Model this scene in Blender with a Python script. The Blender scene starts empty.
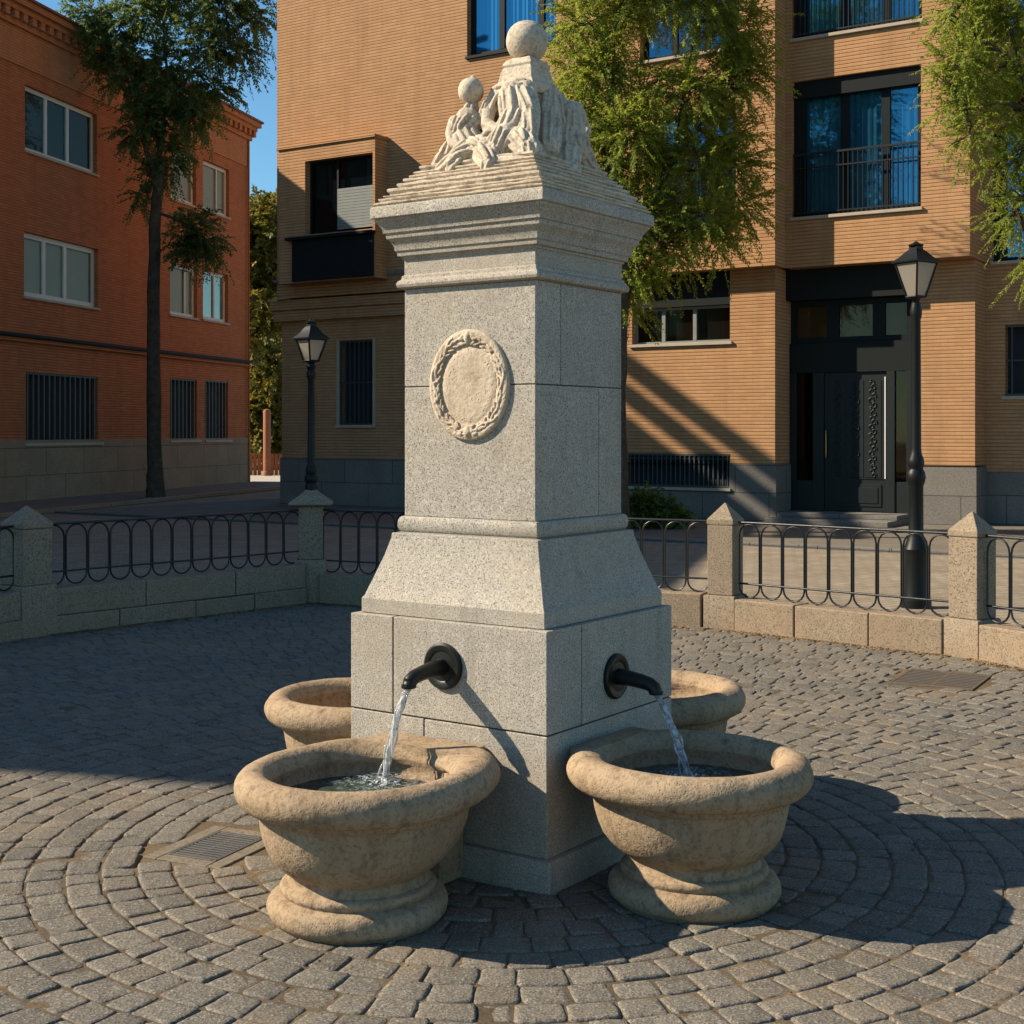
import bpy, bmesh, math, random
import numpy as np
from mathutils import Vector, Matrix, noise as mnoise

random.seed(7)
rng = np.random.default_rng(7)
R = math.radians
sc = bpy.context.scene
COL = sc.collection

# ------------------------------------------------------------------ camera facts
F = 1381.0            # focal length in pixels of a 1024 frame
HZ = 432.0            # horizon row
CAMH = 1.6

# ------------------------------------------------------------------ helpers
class Frame:
    """a vertical reference plane standing in the place (a facade, a fountain face)"""
    def __init__(s, ox, oy, ang):
        s.o = (ox, oy); s.a = ang
        s.ex = (math.cos(ang), math.sin(ang)); s.ey = (-math.sin(ang), math.cos(ang))
    def loc(s, X, Y):
        dx, dy = X - s.o[0], Y - s.o[1]
        return (dx*s.ex[0] + dy*s.ex[1], dx*s.ey[0] + dy*s.ey[1])
    def onY(s, px, py, y):
        kx = (px-512)/F; c = s.loc(0, 0)
        dl = (kx*s.ex[0] + s.ex[1], kx*s.ey[0] + s.ey[1])
        t = (y - c[1]) / dl[1]
        return c[0] + t*dl[0], CAMH + (HZ-py)/F*t
    def onX(s, px, py, x):
        kx = (px-512)/F; c = s.loc(0, 0)
        dl = (kx*s.ex[0] + s.ex[1], kx*s.ey[0] + s.ey[1])
        t = (x - c[0]) / dl[0]
        return c[1] + t*dl[1], CAMH + (HZ-py)/F*t

def at(px, py, Y):
    return Vector(((px-512)/F*Y, Y, CAMH + (HZ-py)/F*Y))

def tag(o, label=None, cat=None, group=None, kind=None):
    if label: o["label"] = label
    if cat: o["category"] = cat
    if group: o["group"] = group
    if kind: o["kind"] = kind
    return o

def empty(name, loc=(0, 0, 0), rz=0.0):
    o = bpy.data.objects.new(name, None)
    o.location = loc; o.rotation_euler = (0, 0, rz)
    o.empty_display_size = 0.2
    COL.objects.link(o)
    return o

def link_mesh(name, me, mat, parent=None):
    o = bpy.data.objects.new(name, me)
    if mat: me.materials.append(mat)
    COL.objects.link(o)
    if parent: o.parent = parent
    return o

class MB:
    def __init__(s): s.v = []; s.f = []
    def add(s, vs, fs):
        n = len(s.v); s.v += [tuple(p) for p in vs]; s.f += [tuple(i+n for i in f) for f in fs]; return s
    def box(s, x0, x1, y0, y1, z0, z1):
        vs = [(x, y, z) for z in (z0, z1) for y in (y0, y1) for x in (x0, x1)]
        return s.add(vs, [(0,2,3,1), (4,5,7,6), (0,1,5,4), (2,6,7,3), (0,4,6,2), (1,3,7,5)])
    def quad(s, a, b, c, d): return s.add([a, b, c, d], [(0,1,2,3)])
    def sqlathe(s, prof, cx=0, cy=0, cap=True):
        """square section profile [(half width, z)]"""
        vs = []; fs = []
        for h, z in prof:
            vs += [(cx-h, cy-h, z), (cx+h, cy-h, z), (cx+h, cy+h, z), (cx-h, cy+h, z)]
        for i in range(len(prof)-1):
            for k in range(4):
                fs.append((4*i+k, 4*i+(k+1) % 4, 4*i+4+(k+1) % 4, 4*i+4+k))
        if cap:
            fs.append((3, 2, 1, 0)); m = 4*(len(prof)-1); fs.append((m, m+1, m+2, m+3))
        return s.add(vs, fs)
    def lathe(s, prof, n=24, cx=0, cy=0, cap=True):
        vs = []; fs = []
        for r, z in prof:
            for k in range(n):
                a = 2*math.pi*k/n
                vs.append((cx+r*math.cos(a), cy+r*math.sin(a), z))
        for i in range(len(prof)-1):
            for k in range(n):
                fs.append((n*i+k, n*i+(k+1) % n, n*i+n+(k+1) % n, n*i+n+k))
        if cap:
            fs.append(tuple(range(n-1, -1, -1))); m = n*(len(prof)-1); fs.append(tuple(range(m, m+n)))
        return s.add(vs, fs)
    def tube(s, pts, radii, n=8, closed=False, cap=True):
        pts = [Vector(p) for p in pts]; m = len(pts)
        if not hasattr(radii, '__len__'): radii = [radii]*m
        vs = []; fs = []
        prev = None
        for i, p in enumerate(pts):
            if closed: t = pts[(i+1) % m]-pts[i-1]
            else: t = pts[min(i+1, m-1)]-pts[max(i-1, 0)]
            t.normalize()
            if prev is None:
                a = Vector((0, 0, 1)) if abs(t.z) < .9 else Vector((1, 0, 0))
                u = t.cross(a).normalized()
            else:
                u = (prev - t*prev.dot(t)).normalized()
            prev = u; w = t.cross(u)
            for k in range(n):
                q = 2*math.pi*k/n
                vs.append(p + (u*math.cos(q) + w*math.sin(q))*radii[i])
        for i in range(m if closed else m-1):
            j = (i+1) % m
            for k in range(n):
                fs.append((n*i+k, n*i+(k+1) % n, n*j+(k+1) % n, n*j+k))
        if cap and not closed:
            fs.append(tuple(range(n-1, -1, -1))); fs.append(tuple(range(n*(m-1), n*m)))
        return s.add(vs, fs)
    def ell(s, c, r, n=16, m=10, rot=None):
        vs = []; fs = []
        c = Vector(c)
        for i in range(m+1):
            th = math.pi*i/m
            for k in range(n):
                a = 2*math.pi*k/n
                p = Vector((r[0]*math.sin(th)*math.cos(a), r[1]*math.sin(th)*math.sin(a), r[2]*math.cos(th)))
                if rot: p = rot @ p
                vs.append(c+p)
        for i in range(m):
            for k in range(n):
                fs.append((n*i+k, n*i+n+k, n*i+n+(k+1) % n, n*i+(k+1) % n))
        return s.add(vs, fs)
    def build(s, name, mat, parent=None, smooth=None, bevel=0, seg=2):
        me = bpy.data.meshes.new(name)
        me.from_pydata(s.v, [], s.f); me.update()
        bm = bmesh.new(); bm.from_mesh(me)
        bmesh.ops.remove_doubles(bm, verts=bm.verts, dist=1e-6)
        bmesh.ops.recalc_face_normals(bm, faces=bm.faces)
        bm.to_mesh(me); bm.free()
        if smooth:
            me.polygons.foreach_set('use_smooth', [True]*len(me.polygons))
            me.set_sharp_from_angle(angle=R(smooth))
        o = link_mesh(name, me, mat, parent)
        if bevel:
            b = o.modifiers.new('bevel', 'BEVEL'); b.width = bevel; b.segments = seg; b.limit_method = 'ANGLE'; b.angle_limit = R(35)
            me.polygons.foreach_set('use_smooth', [True]*len(me.polygons))
            b.harden_normals = True
        return o

def np_mesh(name, verts, faces, mat, parent=None, smooth=False):
    """verts (N,3), quad faces (M,4) as arrays"""
    me = bpy.data.meshes.new(name)
    nv, nf = len(verts), len(faces)
    me.vertices.add(nv); me.vertices.foreach_set('co', np.ascontiguousarray(verts, dtype=np.float32).ravel())
    me.loops.add(nf*4); me.loops.foreach_set('vertex_index', np.ascontiguousarray(faces, dtype=np.int32).ravel())
    me.polygons.add(nf); me.polygons.foreach_set('loop_start', np.arange(0, nf*4, 4, dtype=np.int32))
    me.polygons.foreach_set('use_smooth', [smooth]*nf)
    me.update(calc_edges=True); me.validate()
    return link_mesh(name, me, mat, parent)

# ------------------------------------------------------------------ materials
class NT:
    def __init__(s, name):
        s.m = bpy.data.materials.new(name); s.m.use_nodes = True
        s.t = s.m.node_tree; s.t.nodes.clear()
        s.out = s.n('ShaderNodeOutputMaterial')
    def n(s, typ, **kw):
        nd = s.t.nodes.new(typ)
        for k, v in kw.items():
            if k.startswith('i_'):
                nd.inputs[k[2:].replace('_', ' ')].default_value = v
            else: setattr(nd, k, v)
        return nd
    def l(s, a, b): s.t.links.new(a, b)
    def coord(s): return s.n('ShaderNodeTexCoord').outputs['Object']
    def noise(s, vec, scale, detail=3, rough=.55, dist=0):
        nd = s.n('ShaderNodeTexNoise'); nd.inputs['Scale'].default_value = scale; nd.inputs['Detail'].default_value = detail
        nd.inputs['Roughness'].default_value = rough; nd.inputs['Distortion'].default_value = dist
        if vec: s.l(vec, nd.inputs['Vector'])
        return nd.outputs['Fac']
    def ramp(s, fac, stops, interp='LINEAR'):
        nd = s.n('ShaderNodeValToRGB'); cr = nd.color_ramp; cr.interpolation = interp
        while len(cr.elements) < len(stops): cr.elements.new(.5)
        for e, (p, c) in zip(cr.elements, stops):
            e.position = p; e.color = (*c, 1) if hasattr(c, '__len__') else (c, c, c, 1)
        s.l(fac, nd.inputs['Fac']); return nd.outputs['Color']
    def mix(s, fac, a, b, mode='MIX'):
        nd = s.n('ShaderNodeMix', data_type='RGBA', blend_type=mode)
        for sock, v in ((nd.inputs[0], fac), (nd.inputs[6], a), (nd.inputs[7], b)):
            if isinstance(v, (int, float)): sock.default_value = v
            elif hasattr(v, '__len__'): sock.default_value = (*v, 1)
            else: s.l(v, sock)
        return nd.outputs[2]
    def math(s, op, a, b=0.0):
        nd = s.n('ShaderNodeMath', operation=op)
        for sock, v in ((nd.inputs[0], a), (nd.inputs[1], b)):
            if isinstance(v, (int, float)): sock.default_value = v
            else: s.l(v, sock)
        return nd.outputs[0]
    def bump(s, h, strength=.3, dist=.01, normal=None):
        nd = s.n('ShaderNodeBump'); nd.inputs['Strength'].default_value = strength; nd.inputs['Distance'].default_value = dist
        s.l(h, nd.inputs['Height'])
        if normal: s.l(normal, nd.inputs['Normal'])
        return nd.outputs['Normal']
    def pbr(s, color, rough=.8, normal=None, metal=0, spec=.3, **kw):
        p = s.n('ShaderNodeBsdfPrincipled')
        if hasattr(color, '__len__'): p.inputs['Base Color'].default_value = (*color, 1)
        else: s.l(color, p.inputs['Base Color'])
        if isinstance(rough, (int, float)): p.inputs['Roughness'].default_value = rough
        else: s.l(rough, p.inputs['Roughness'])
        p.inputs['Metallic'].default_value = metal; p.inputs['Specular IOR Level'].default_value = spec
        for k, v in kw.items(): p.inputs[k.replace('_', ' ')].default_value = v
        if normal: s.l(normal, p.inputs['Normal'])
        s.l(p.outputs[0], s.out.inputs['Surface'])
        return s.m

def m_granite(name, base=(.405, .365, .305), dark=(.06, .052, .044), light=(.58, .53, .455), sp=205, warm=(.33, .25, .165)):
    t = NT(name); c = t.coord()
    n1 = t.noise(c, sp, 2.5, .6); n2 = t.noise(c, sp*.6, 2, .5); n3 = t.noise(c, 2.2, 5, .6); n4 = t.noise(c, 9, 4, .65)
    mp = t.n('ShaderNodeMapping'); mp.inputs['Scale'].default_value = (13, 13, .9); t.l(c, mp.inputs['Vector'])
    n5 = t.noise(mp.outputs[0], 1.0, 5, .65)                      # rain streaks
    g_ = t.n('ShaderNodeNewGeometry')
    col = t.mix(t.ramp(n1, [(.385, .92), (.47, 0)]), base, dark)
    col = t.mix(t.ramp(n2, [(.56, 0), (.70, .8)]), col, light)
    col = t.mix(t.math('MULTIPLY', t.ramp(n3, [(.45, 0), (.75, 1)]), .45), col, warm)
    col = t.mix(t.ramp(n4, [(.33, .20), (.6, 0)]), col, tuple(x*.4 for x in base))
    col = t.mix(t.ramp(n5, [(.54, 0), (.74, .34)]), col, (.12, .105, .085))
    col = t.mix(t.ramp(g_.outputs['Random Per Island'], [(0, .16), (.5, 0)]), col, tuple(x*.55 for x in base))
    h = t.math('ADD', t.math('MULTIPLY', n1, .6), t.math('MULTIPLY', n4, 1.0))
    return t.pbr(col, .82, t.bump(h, .25, .005), spec=.25)

def m_sandstone(name, base=(.305, .212, .127), pale=(.385, .285, .185), dark=(.105, .07, .042), sc_=1.0):
    t = NT(name); c = t.coord()
    a = t.noise(c, 5*sc_, 6, .62); b = t.noise(c, 60*sc_, 3, .6); d = t.noise(c, 14*sc_, 5, .7)
    v = t.n('ShaderNodeTexVoronoi'); v.inputs['Scale'].default_value = 75*sc_; t.l(c, v.inputs['Vector'])
    pit = t.ramp(v.outputs['Distance'], [(.10, 0), (.28, 1)])
    pit = t.mix(t.ramp(d, [(.42, 1), (.58, 0)]), pit, (1, 1, 1))
    col = t.mix(t.ramp(a, [(.3, 0), (.7, 1)]), base, pale)
    col = t.mix(t.ramp(d, [(.28, .8), (.45, 0)]), col, dark)
    col = t.mix(t.ramp(b, [(.38, .35), (.5, 0)]), col, dark)
    mp = t.n('ShaderNodeMapping'); mp.inputs['Scale'].default_value = (15, 15, 1.6); t.l(c, mp.inputs['Vector'])
    col = t.mix(t.ramp(t.noise(mp.outputs[0], 1.0, 5, .65), [(.52, 0), (.72, .45)]), col, tuple(x*.8 for x in dark))   # water runs
    col = t.mix(t.math('MULTIPLY', t.math('SUBTRACT', 1.0, pit), .5), col, dark)
    h = t.math('ADD', t.math('MULTIPLY', pit, .5), t.math('ADD', t.math('MULTIPLY', b, .7), t.math('MULTIPLY', d, 1.5)))
    return t.pbr(col, .86, t.bump(h, .55, .008), spec=.2)

def m_brick(name, c1, c2, mortar, bw=.25, bh=.064, ms=.012):
    t = NT(name); c = t.coord()
    sep = t.n('ShaderNodeSeparateXYZ'); t.l(c, sep.inputs[0])
    xy = t.math('ADD', sep.outputs['X'], sep.outputs['Y'])
    cb = t.n('ShaderNodeCombineXYZ'); t.l(xy, cb.inputs['X']); t.l(sep.outputs['Z'], cb.inputs['Y'])
    b = t.n('ShaderNodeTexBrick'); t.l(cb.outputs[0], b.inputs['Vector'])
    b.inputs['Scale'].default_value = 1; b.inputs['Brick Width'].default_value = bw; b.inputs['Row Height'].default_value = bh
    b.inputs['Mortar Size'].default_value = .003; b.inputs['Mortar Smooth'].default_value = .3; b.inputs['Bias'].default_value = -.2
    b.inputs['Color1'].default_value = (*c1, 1); b.inputs['Color2'].default_value = (*c2, 1); b.inputs['Mortar'].default_value = (*tuple((x+y)/2*.85 for x, y in zip(c2, mortar)), 1)
    # deep raked bed joints
    fr = t.math('FRACT', t.math('DIVIDE', sep.outputs['Z'], bh))
    bed = t.ramp(t.math('ABSOLUTE', t.math('SUBTRACT', fr, .5)), [(.5-ms/bh*.9, 0), (.5-ms/bh*.35, 1)])
    wob = t.ramp(t.noise(c, 2.5, 4, .7), [(.35, .35), (.6, .9)])
    col = t.mix(t.math('MULTIPLY', bed, wob), b.outputs['Color'], mortar)
    n = t.noise(c, .9, 5, .6); n2 = t.noise(c, 7, 3, .6)
    col = t.mix(t.ramp(n, [(.3, .30), (.7, 0)]), col, tuple(x*.62 for x in c2))
    col = t.mix(t.ramp(n2, [(.4, .22), (.62, 0)]), col, tuple(x*.6 for x in c1))
    mp = t.n('ShaderNodeMapping'); mp.inputs['Scale'].default_value = (2.6, 2.6, .22); t.l(c, mp.inputs['Vector'])
    col = t.mix(t.ramp(t.noise(mp.outputs[0], 1.0, 5, .65), [(.50, 0), (.74, .30)]), col, tuple(x*.4 for x in c2))
    return t.pbr(col, .9, t.bump(t.math('SUBTRACT', 1.0, bed), .8, .010), spec=.15)

def m_slab(name, col1, col2, sw=1.1, sh=.55, joint=(.05, .05, .05), sp=30):
    t = NT(name); c = t.coord()
    sep = t.n('ShaderNodeSeparateXYZ'); t.l(c, sep.inputs[0])
    cb = t.n('ShaderNodeCombineXYZ'); t.l(t.math('ADD', sep.outputs['X'], sep.outputs['Y']), cb.inputs['X']); t.l(sep.outputs['Z'], cb.inputs['Y'])
    b = t.n('ShaderNodeTexBrick'); t.l(cb.outputs[0], b.inputs['Vector'])
    b.inputs['Scale'].default_value = 1; b.inputs['Brick Width'].default_value = sw; b.inputs['Row Height'].default_value = sh
    b.inputs['Mortar Size'].default_value = .008
    b.inputs['Color1'].default_value = (*col1, 1); b.inputs['Color2'].default_value = (*col2, 1); b.inputs['Mortar'].default_value = (*joint, 1)
    n = t.noise(c, sp, 3, .6); n2 = t.noise(c, 1.5, 5, .6)
    col = t.mix(t.ramp(n, [(.38, .45), (.55, 0)]), b.outputs['Color'], tuple(x*.45 for x in col1))
    col = t.mix(t.ramp(n2, [(.4, .3), (.65, 0)]), col, tuple(x*.55 for x in col2))
    return t.pbr(col, .85, t.bump(n, .4, .01), spec=.2)

def m_plain(name, col, rough=.5, metal=0, spec=.4, var=.25, vs=6, bump=0):
    t = NT(name); c = t.coord(); n = t.noise(c, vs, 4, .6)
    cc = t.mix(t.ramp(n, [(.3, var), (.65, 0)]), col, tuple(x*.5 for x in col))
    return t.pbr(cc, rough, t.bump(t.noise(c, vs*8, 3), bump, .005) if bump else None, metal, spec)

def m_leaf(name, a, b, c3, trans=.35):
    t = NT(name); g = t.n('ShaderNodeNewGeometry'); c = t.coord()
    col = t.ramp(g.outputs['Random Per Island'], [(0, a), (.5, b), (1, c3)])
    n = t.noise(c, 1.3, 3, .5)
    col = t.mix(t.ramp(n, [(.38, .55), (.6, 0)]), col, tuple(x*.75 for x in a))
    d = t.n('ShaderNodeBsdfPrincipled'); t.l(col, d.inputs['Base Color']); d.inputs['Roughness'].default_value = .55; d.inputs['Specular IOR Level'].default_value = .25
    tr = t.n('ShaderNodeBsdfTranslucent')
    t.l(t.mix(.5, col, tuple(min(1, x*1.9) for x in c3)), tr.inputs['Color'])
    ms = t.n('ShaderNodeMixShader'); ms.inputs[0].default_value = trans
    t.l(d.outputs[0], ms.inputs[1]); t.l(tr.outputs[0], ms.inputs[2]); t.l(ms.outputs[0], t.out.inputs['Surface'])
    return t.m

def m_sett():
    t = NT('grey_setts'); g = t.n('ShaderNodeNewGeometry'); c = t.coord()
    base = t.ramp(g.outputs['Random Per Island'], [(0, (.115, .102, .082)), (.35, (.155, .137, .109)), (.7, (.18, .157, .123)), (1, (.145, .12, .088))])
    n = t.noise(c, 130, 2.5, .6); n2 = t.noise(c, 28, 4, .65); n3 = t.noise(c, 1.1, 4, .6)
    col = t.mix(t.ramp(n, [(.37, .75), (.48, 0)]), base, (.05, .045, .04))
    col = t.mix(t.ramp(n, [(.56, 0), (.68, .6)]), col, (.42, .38, .32))
    col = t.mix(t.ramp(n2, [(.35, .45), (.52, 0)]), col, (.09, .08, .065))
    col = t.mix(t.ramp(n3, [(.50, 0), (.72, .35)]), col, (.30, .21, .125))
    h = t.math('ADD', t.math('MULTIPLY', n, .5), t.math('MULTIPLY', n2, 1.4))
    return t.pbr(col, .78, t.bump(h, .6, .008), spec=.3)

def m_ground(name, a, b, scale=8, sp=70, bump=.3):
    t = NT(name); c = t.coord()
    n = t.noise(c, scale, 5, .65); n2 = t.noise(c, sp, 3, .6)
    col = t.mix(t.ramp(n, [(.35, 0), (.65, 1)]), a, b)
    col = t.mix(t.ramp(n2, [(.36, .5), (.5, 0)]), col, tuple(x*.4 for x in a))
    return t.pbr(col, .9, t.bump(n2, bump, .006), spec=.2)

def m_pavers():
    t = NT('street_pavers'); c = t.coord()
    mp = t.n('ShaderNodeMapping'); mp.inputs['Rotation'].default_value = (0, 0, -.56); t.l(c, mp.inputs['Vector'])
    b = t.n('ShaderNodeTexBrick'); t.l(mp.outputs[0], b.inputs['Vector']); b.inputs['Scale'].default_value = 1
    b.inputs['Brick Width'].default_value = .22; b.inputs['Row Height'].default_value = .12; b.inputs['Mortar Size'].default_value = .006
    b.inputs['Color1'].default_value = (.33, .275, .205, 1); b.inputs['Color2'].default_value = (.25, .205, .15, 1); b.inputs['Mortar'].default_value = (.12, .095, .065, 1)
    n = t.noise(c, 1.2, 5, .65); n2 = t.noise(c, 50, 3, .6)
    col = t.mix(t.ramp(n, [(.35, .4), (.62, 0)]), b.outputs['Color'], (.15, .12, .085))
    col = t.mix(t.ramp(n2, [(.38, .4), (.5, 0)]), col, (.12, .10, .07))
    return t.pbr(col, .88, t.bump(t.math('SUBTRACT', n2, b.outputs['Fac']), .4, .006), spec=.2)

def m_pane(name, tint, refl=.35, gl=(.6, .8, 1)):
    t = NT(name)
    tr = t.n('ShaderNodeBsdfTransparent'); tr.inputs[0].default_value = (*tint, 1)
    gs = t.n('ShaderNodeBsdfGlossy'); gs.inputs['Color'].default_value = (*gl, 1); gs.inputs['Roughness'].default_value = .03
    lw = t.n('ShaderNodeLayerWeight'); lw.inputs[0].default_value = .35
    f = t.math('ADD', t.math('MULTIPLY', lw.outputs['Fresnel'], .5), refl)
    ms = t.n('ShaderNodeMixShader'); t.l(f, ms.inputs[0]); t.l(tr.outputs[0], ms.inputs[1]); t.l(gs.outputs[0], ms.inputs[2])
    t.l(ms.outputs[0], t.out.inputs['Surface'])
    return t.m

def m_water(name, col=(.85, .95, .97), rough=.02, bump=.0, scale=30, tw=1.0):
    t = NT(name); c = t.coord()
    nrm = t.bump(t.noise(c, scale, 3, .6), bump, .01) if bump else None
    return t.pbr(col, rough, nrm, 0, .5, Transmission_Weight=tw, IOR=1.33)

def m_carved():
    t = NT('carved_limestone'); c = t.coord()
    a = t.noise(c, 6, 6, .62); b = t.noise(c, 90, 3, .6); d = t.noise(c, 22, 5, .7)
    col = t.mix(t.ramp(a, [(.3, 0), (.7, 1)]), (.48, .395, .29), (.59, .495, .38))
    col = t.mix(t.ramp(b, [(.36, .5), (.5, 0)]), col, (.20, .16, .12))
    col = t.mix(t.ramp(d, [(.3, .7), (.48, 0)]), col, (.19, .15, .11))
    h = t.math('ADD', t.math('MULTIPLY', b, .6), d)
    return t.pbr(col, .88, t.bump(h, .5, .006), spec=.2)

def m_jet():
    t = NT('falling_water'); c = t.coord()
    p = t.n('ShaderNodeBsdfPrincipled'); p.inputs['Base Color'].default_value = (.97, .99, 1, 1); p.inputs['Roughness'].default_value = .06
    p.inputs['Transmission Weight'].default_value = 1; p.inputs['IOR'].default_value = 1.33
    t.l(t.bump(t.noise(c, 60, 3, .6), .35, .01), p.inputs['Normal'])
    d = t.n('ShaderNodeBsdfDiffuse'); d.inputs[0].default_value = (.85, .88, .90, 1)        # entrained air bubbles
    tr = t.n('ShaderNodeBsdfTranslucent'); tr.inputs[0].default_value = (.85, .88, .90, 1)
    a = t.n('ShaderNodeMixShader'); a.inputs[0].default_value = .5; t.l(d.outputs[0], a.inputs[1]); t.l(tr.outputs[0], a.inputs[2])
    ms = t.n('ShaderNodeMixShader'); t.l(t.ramp(t.noise(c, 45, 3, .7), [(.42, .25), (.60, .92)]), ms.inputs[0])
    t.l(p.outputs[0], ms.inputs[1]); t.l(a.outputs[0], ms.inputs[2]); t.l(ms.outputs[0], t.out.inputs['Surface']); return t.m

def m_foam():
    t = NT('churned_water_foam'); c = t.coord()
    ln = t.n('ShaderNodeVectorMath', operation='LENGTH'); t.l(c, ln.inputs[0])
    edge = t.ramp(ln.outputs['Value'], [(.0, 1), (.05, .72), (.19, .05)])
    n = t.ramp(t.noise(c, 60, 5, .75), [(.50, 0), (.62, 1)])
    d = t.n('ShaderNodeBsdfPrincipled'); d.inputs['Base Color'].default_value = (.74, .82, .86, 1); d.inputs['Roughness'].default_value = .25
    tr = t.n('ShaderNodeBsdfTransparent'); ms = t.n('ShaderNodeMixShader')
    t.l(t.math('MULTIPLY', edge, n), ms.inputs[0]); t.l(tr.outputs[0], ms.inputs[1]); t.l(d.outputs[0], ms.inputs[2]); t.l(ms.outputs[0], t.out.inputs['Surface']); return t.m

M = {}
M['granite'] = m_granite('speckled_grey_granite')
M['carved'] = m_carved()
M['tan_granite'] = m_granite('tan_weathered_granite', (.285, .218, .15), (.095, .072, .05), (.36, .288, .205), 90, (.30, .20, .11))
M['medal'] = m_sandstone('pale_medallion_stone', (.47, .37, .265), (.55, .455, .345), (.29, .21, .14), .8)
M['sand'] = m_sandstone('weathered_sandstone')
M['mortar'] = m_plain('dark_mortar', (.07, .06, .05), .95, spec=.1)
M['sett'] = m_sett()
M['bed'] = m_ground('joint_sand', (.075, .058, .038), (.19, .13, .07), 1.1, 90)
M['street'] = m_pavers()
M['asphalt'] = m_ground('far_ground', (.15, .13, .11), (.20, .17, .14), .5, 20)
M['pave'] = m_ground('pavement_slabs', (.15, .13, .105), (.19, .165, .13), 2, 45)
M['iron'] = m_plain('black_painted_iron', (.012, .014, .015), .38, 0, .5, .3, 20, .15)
M['bronze'] = m_plain('dark_bronze', (.022, .023, .02), .42, .6, .5, .3, 20, .15)
M['lamp_iron'] = m_plain('green_black_lamp_paint', (.006, .0075, .0075), .45, 0, .25, .3, 10, .1)
M['lamp_glass'] = None
M['brick_a'] = m_brick('tan_brick', (.52, .288, .142), (.445, .236, .115), (.27, .15, .078))
M['brick_b'] = m_brick('red_brick', (.52, .185, .08), (.42, .142, .06), (.22, .09, .048))
M['brick_c'] = m_brick('pale_red_brick', (.56, .235, .105), (.48, .195, .085), (.29, .135, .07))
M['gran_a'] = m_slab('grey_granite_base', (.22, .20, .175), (.18, .165, .145), 1.3, .5)
M['gran_b'] = m_slab('brown_granite_base', (.34, .26, .175), (.30, .225, .15), 1.6, .62)
M['dark_frame'] = m_plain('dark_bronze_frames', (.010, .014, .016), .6, 0, .15)
M['panel'] = m_plain('dark_grey_panel', (.012, .015, .015), .65, 0, .15)
M['white_frame'] = m_plain('white_window_frame', (.62, .60, .55), .5, 0, .3, .12)
M['sill'] = m_plain('stone_sill', (.42, .35, .27), .8)
M['blind'] = m_plain('closed_pale_blind', (.60, .56, .47), .8, var=.1)
M['blind_dark'] = m_plain('blue_grey_interior', (.07, .10, .11), .8, var=.2, vs=2)
M['curtain'] = m_plain('blue_white_curtain', (.42, .52, .58), .9, var=.15)
M['interior'] = m_plain('dark_interior', (.02, .025, .03), .9)
M['pane_blue'] = m_pane('sky_blue_tinted_glass', (.30, .62, .80), .27, (.14, .50, .74))  # blue of the reflected sky put into the pane and gloss colours
M['pane_clear'] = m_pane('dusty_glass', (.78, .82, .76), .02, (.42, .50, .46))
M['pane_dark'] = m_pane('dark_glass', (.42, .36, .28), .04, (.60, .50, .36))  # brown of a reflected building put into the glass colours
M['pane_shade'] = m_pane('shaded_glass', (.22, .26, .28), .04, (.4, .5, .55))
M['louvre'] = m_plain('grey_green_louvre', (.20, .215, .20), .7)
M['grille_paint'] = m_plain('grey_green_grille_paint', (.045, .058, .06), .55)
M['litter'] = m_leaf('dry_brown_litter', (.20, .12, .05), (.27, .17, .075), (.34, .23, .11), .1)
M['brass'] = m_plain('worn_brass', (.45, .27, .10), .35, .9)
M['door'] = m_plain('black_green_door_paint', (.012, .016, .015), .5, 0, .28, .3, 4)
M['roof'] = m_plain('clay_roof_tiles', (.20, .085, .05), .85, var=.4, vs=3, bump=.4)
M['bark'] = m_ground('tree_bark', (.055, .042, .03), (.10, .078, .055), 6, 30, .8)
M['leaf_y'] = m_leaf('sunny_feathery_leaves', (.125, .19, .024), (.19, .25, .032), (.29, .30, .045), .5)
M['leaf_d'] = m_leaf('deep_green_leaves', (.05, .095, .03), (.075, .13, .036), (.15, .18, .034), .42)
M['leaf_b'] = m_leaf('yellow_green_street_leaves', (.07, .10, .018), (.15, .15, .025), (.28, .20, .03), .35)
M['leaf_s'] = m_leaf('fresh_green_bush_leaves', (.05, .09, .016), (.08, .14, .022), (.12, .18, .03), .3)
M['water'] = m_water('basin_water', (.13, .185, .135), .03, .6, 30, .74)
M['stream'] = m_jet()
M['foam'] = m_foam()
M['drops'] = m_water('water_drops', (.95, .98, 1), .03)
M['grate'] = m_plain('rusty_cast_iron', (.15, .115, .08), .6, .3, .4, .5, 14, .3)
M['concrete'] = m_ground('drain_concrete', (.17, .14, .10), (.22, .18, .13), 9, 60)
M['grate_grey'] = m_plain('grey_cast_iron', (.12, .11, .095), .6, .3, .4, .5, 14, .3)
M['orange'] = m_plain('orange_painted_post', (.30, .11, .05), .7)
M['redfence'] = m_plain('rust_red_fence', (.34, .12, .05), .7)
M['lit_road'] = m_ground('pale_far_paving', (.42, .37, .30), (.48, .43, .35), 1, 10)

def m_lampglass():
    t = NT('milky_lantern_glass')
    d = t.n('ShaderNodeBsdfDiffuse'); d.inputs[0].default_value = (.46, .41, .34, 1)
    tl = t.n('ShaderNodeBsdfTranslucent'); tl.inputs[0].default_value = (.52, .46, .38, 1)
    g = t.n('ShaderNodeBsdfGlossy'); g.inputs['Roughness'].default_value = .1
    a = t.n('ShaderNodeMixShader'); a.inputs[0].default_value = .55
    b = t.n('ShaderNodeMixShader'); b.inputs[0].default_value = .08
    t.l(d.outputs[0], a.inputs[1]); t.l(tl.outputs[0], a.inputs[2]); t.l(a.outputs[0], b.inputs[1]); t.l(g.outputs[0], b.inputs[2])
    t.l(b.outputs[0], t.out.inputs['Surface']); return t.m
M['lamp_glass'] = m_lampglass()

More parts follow.
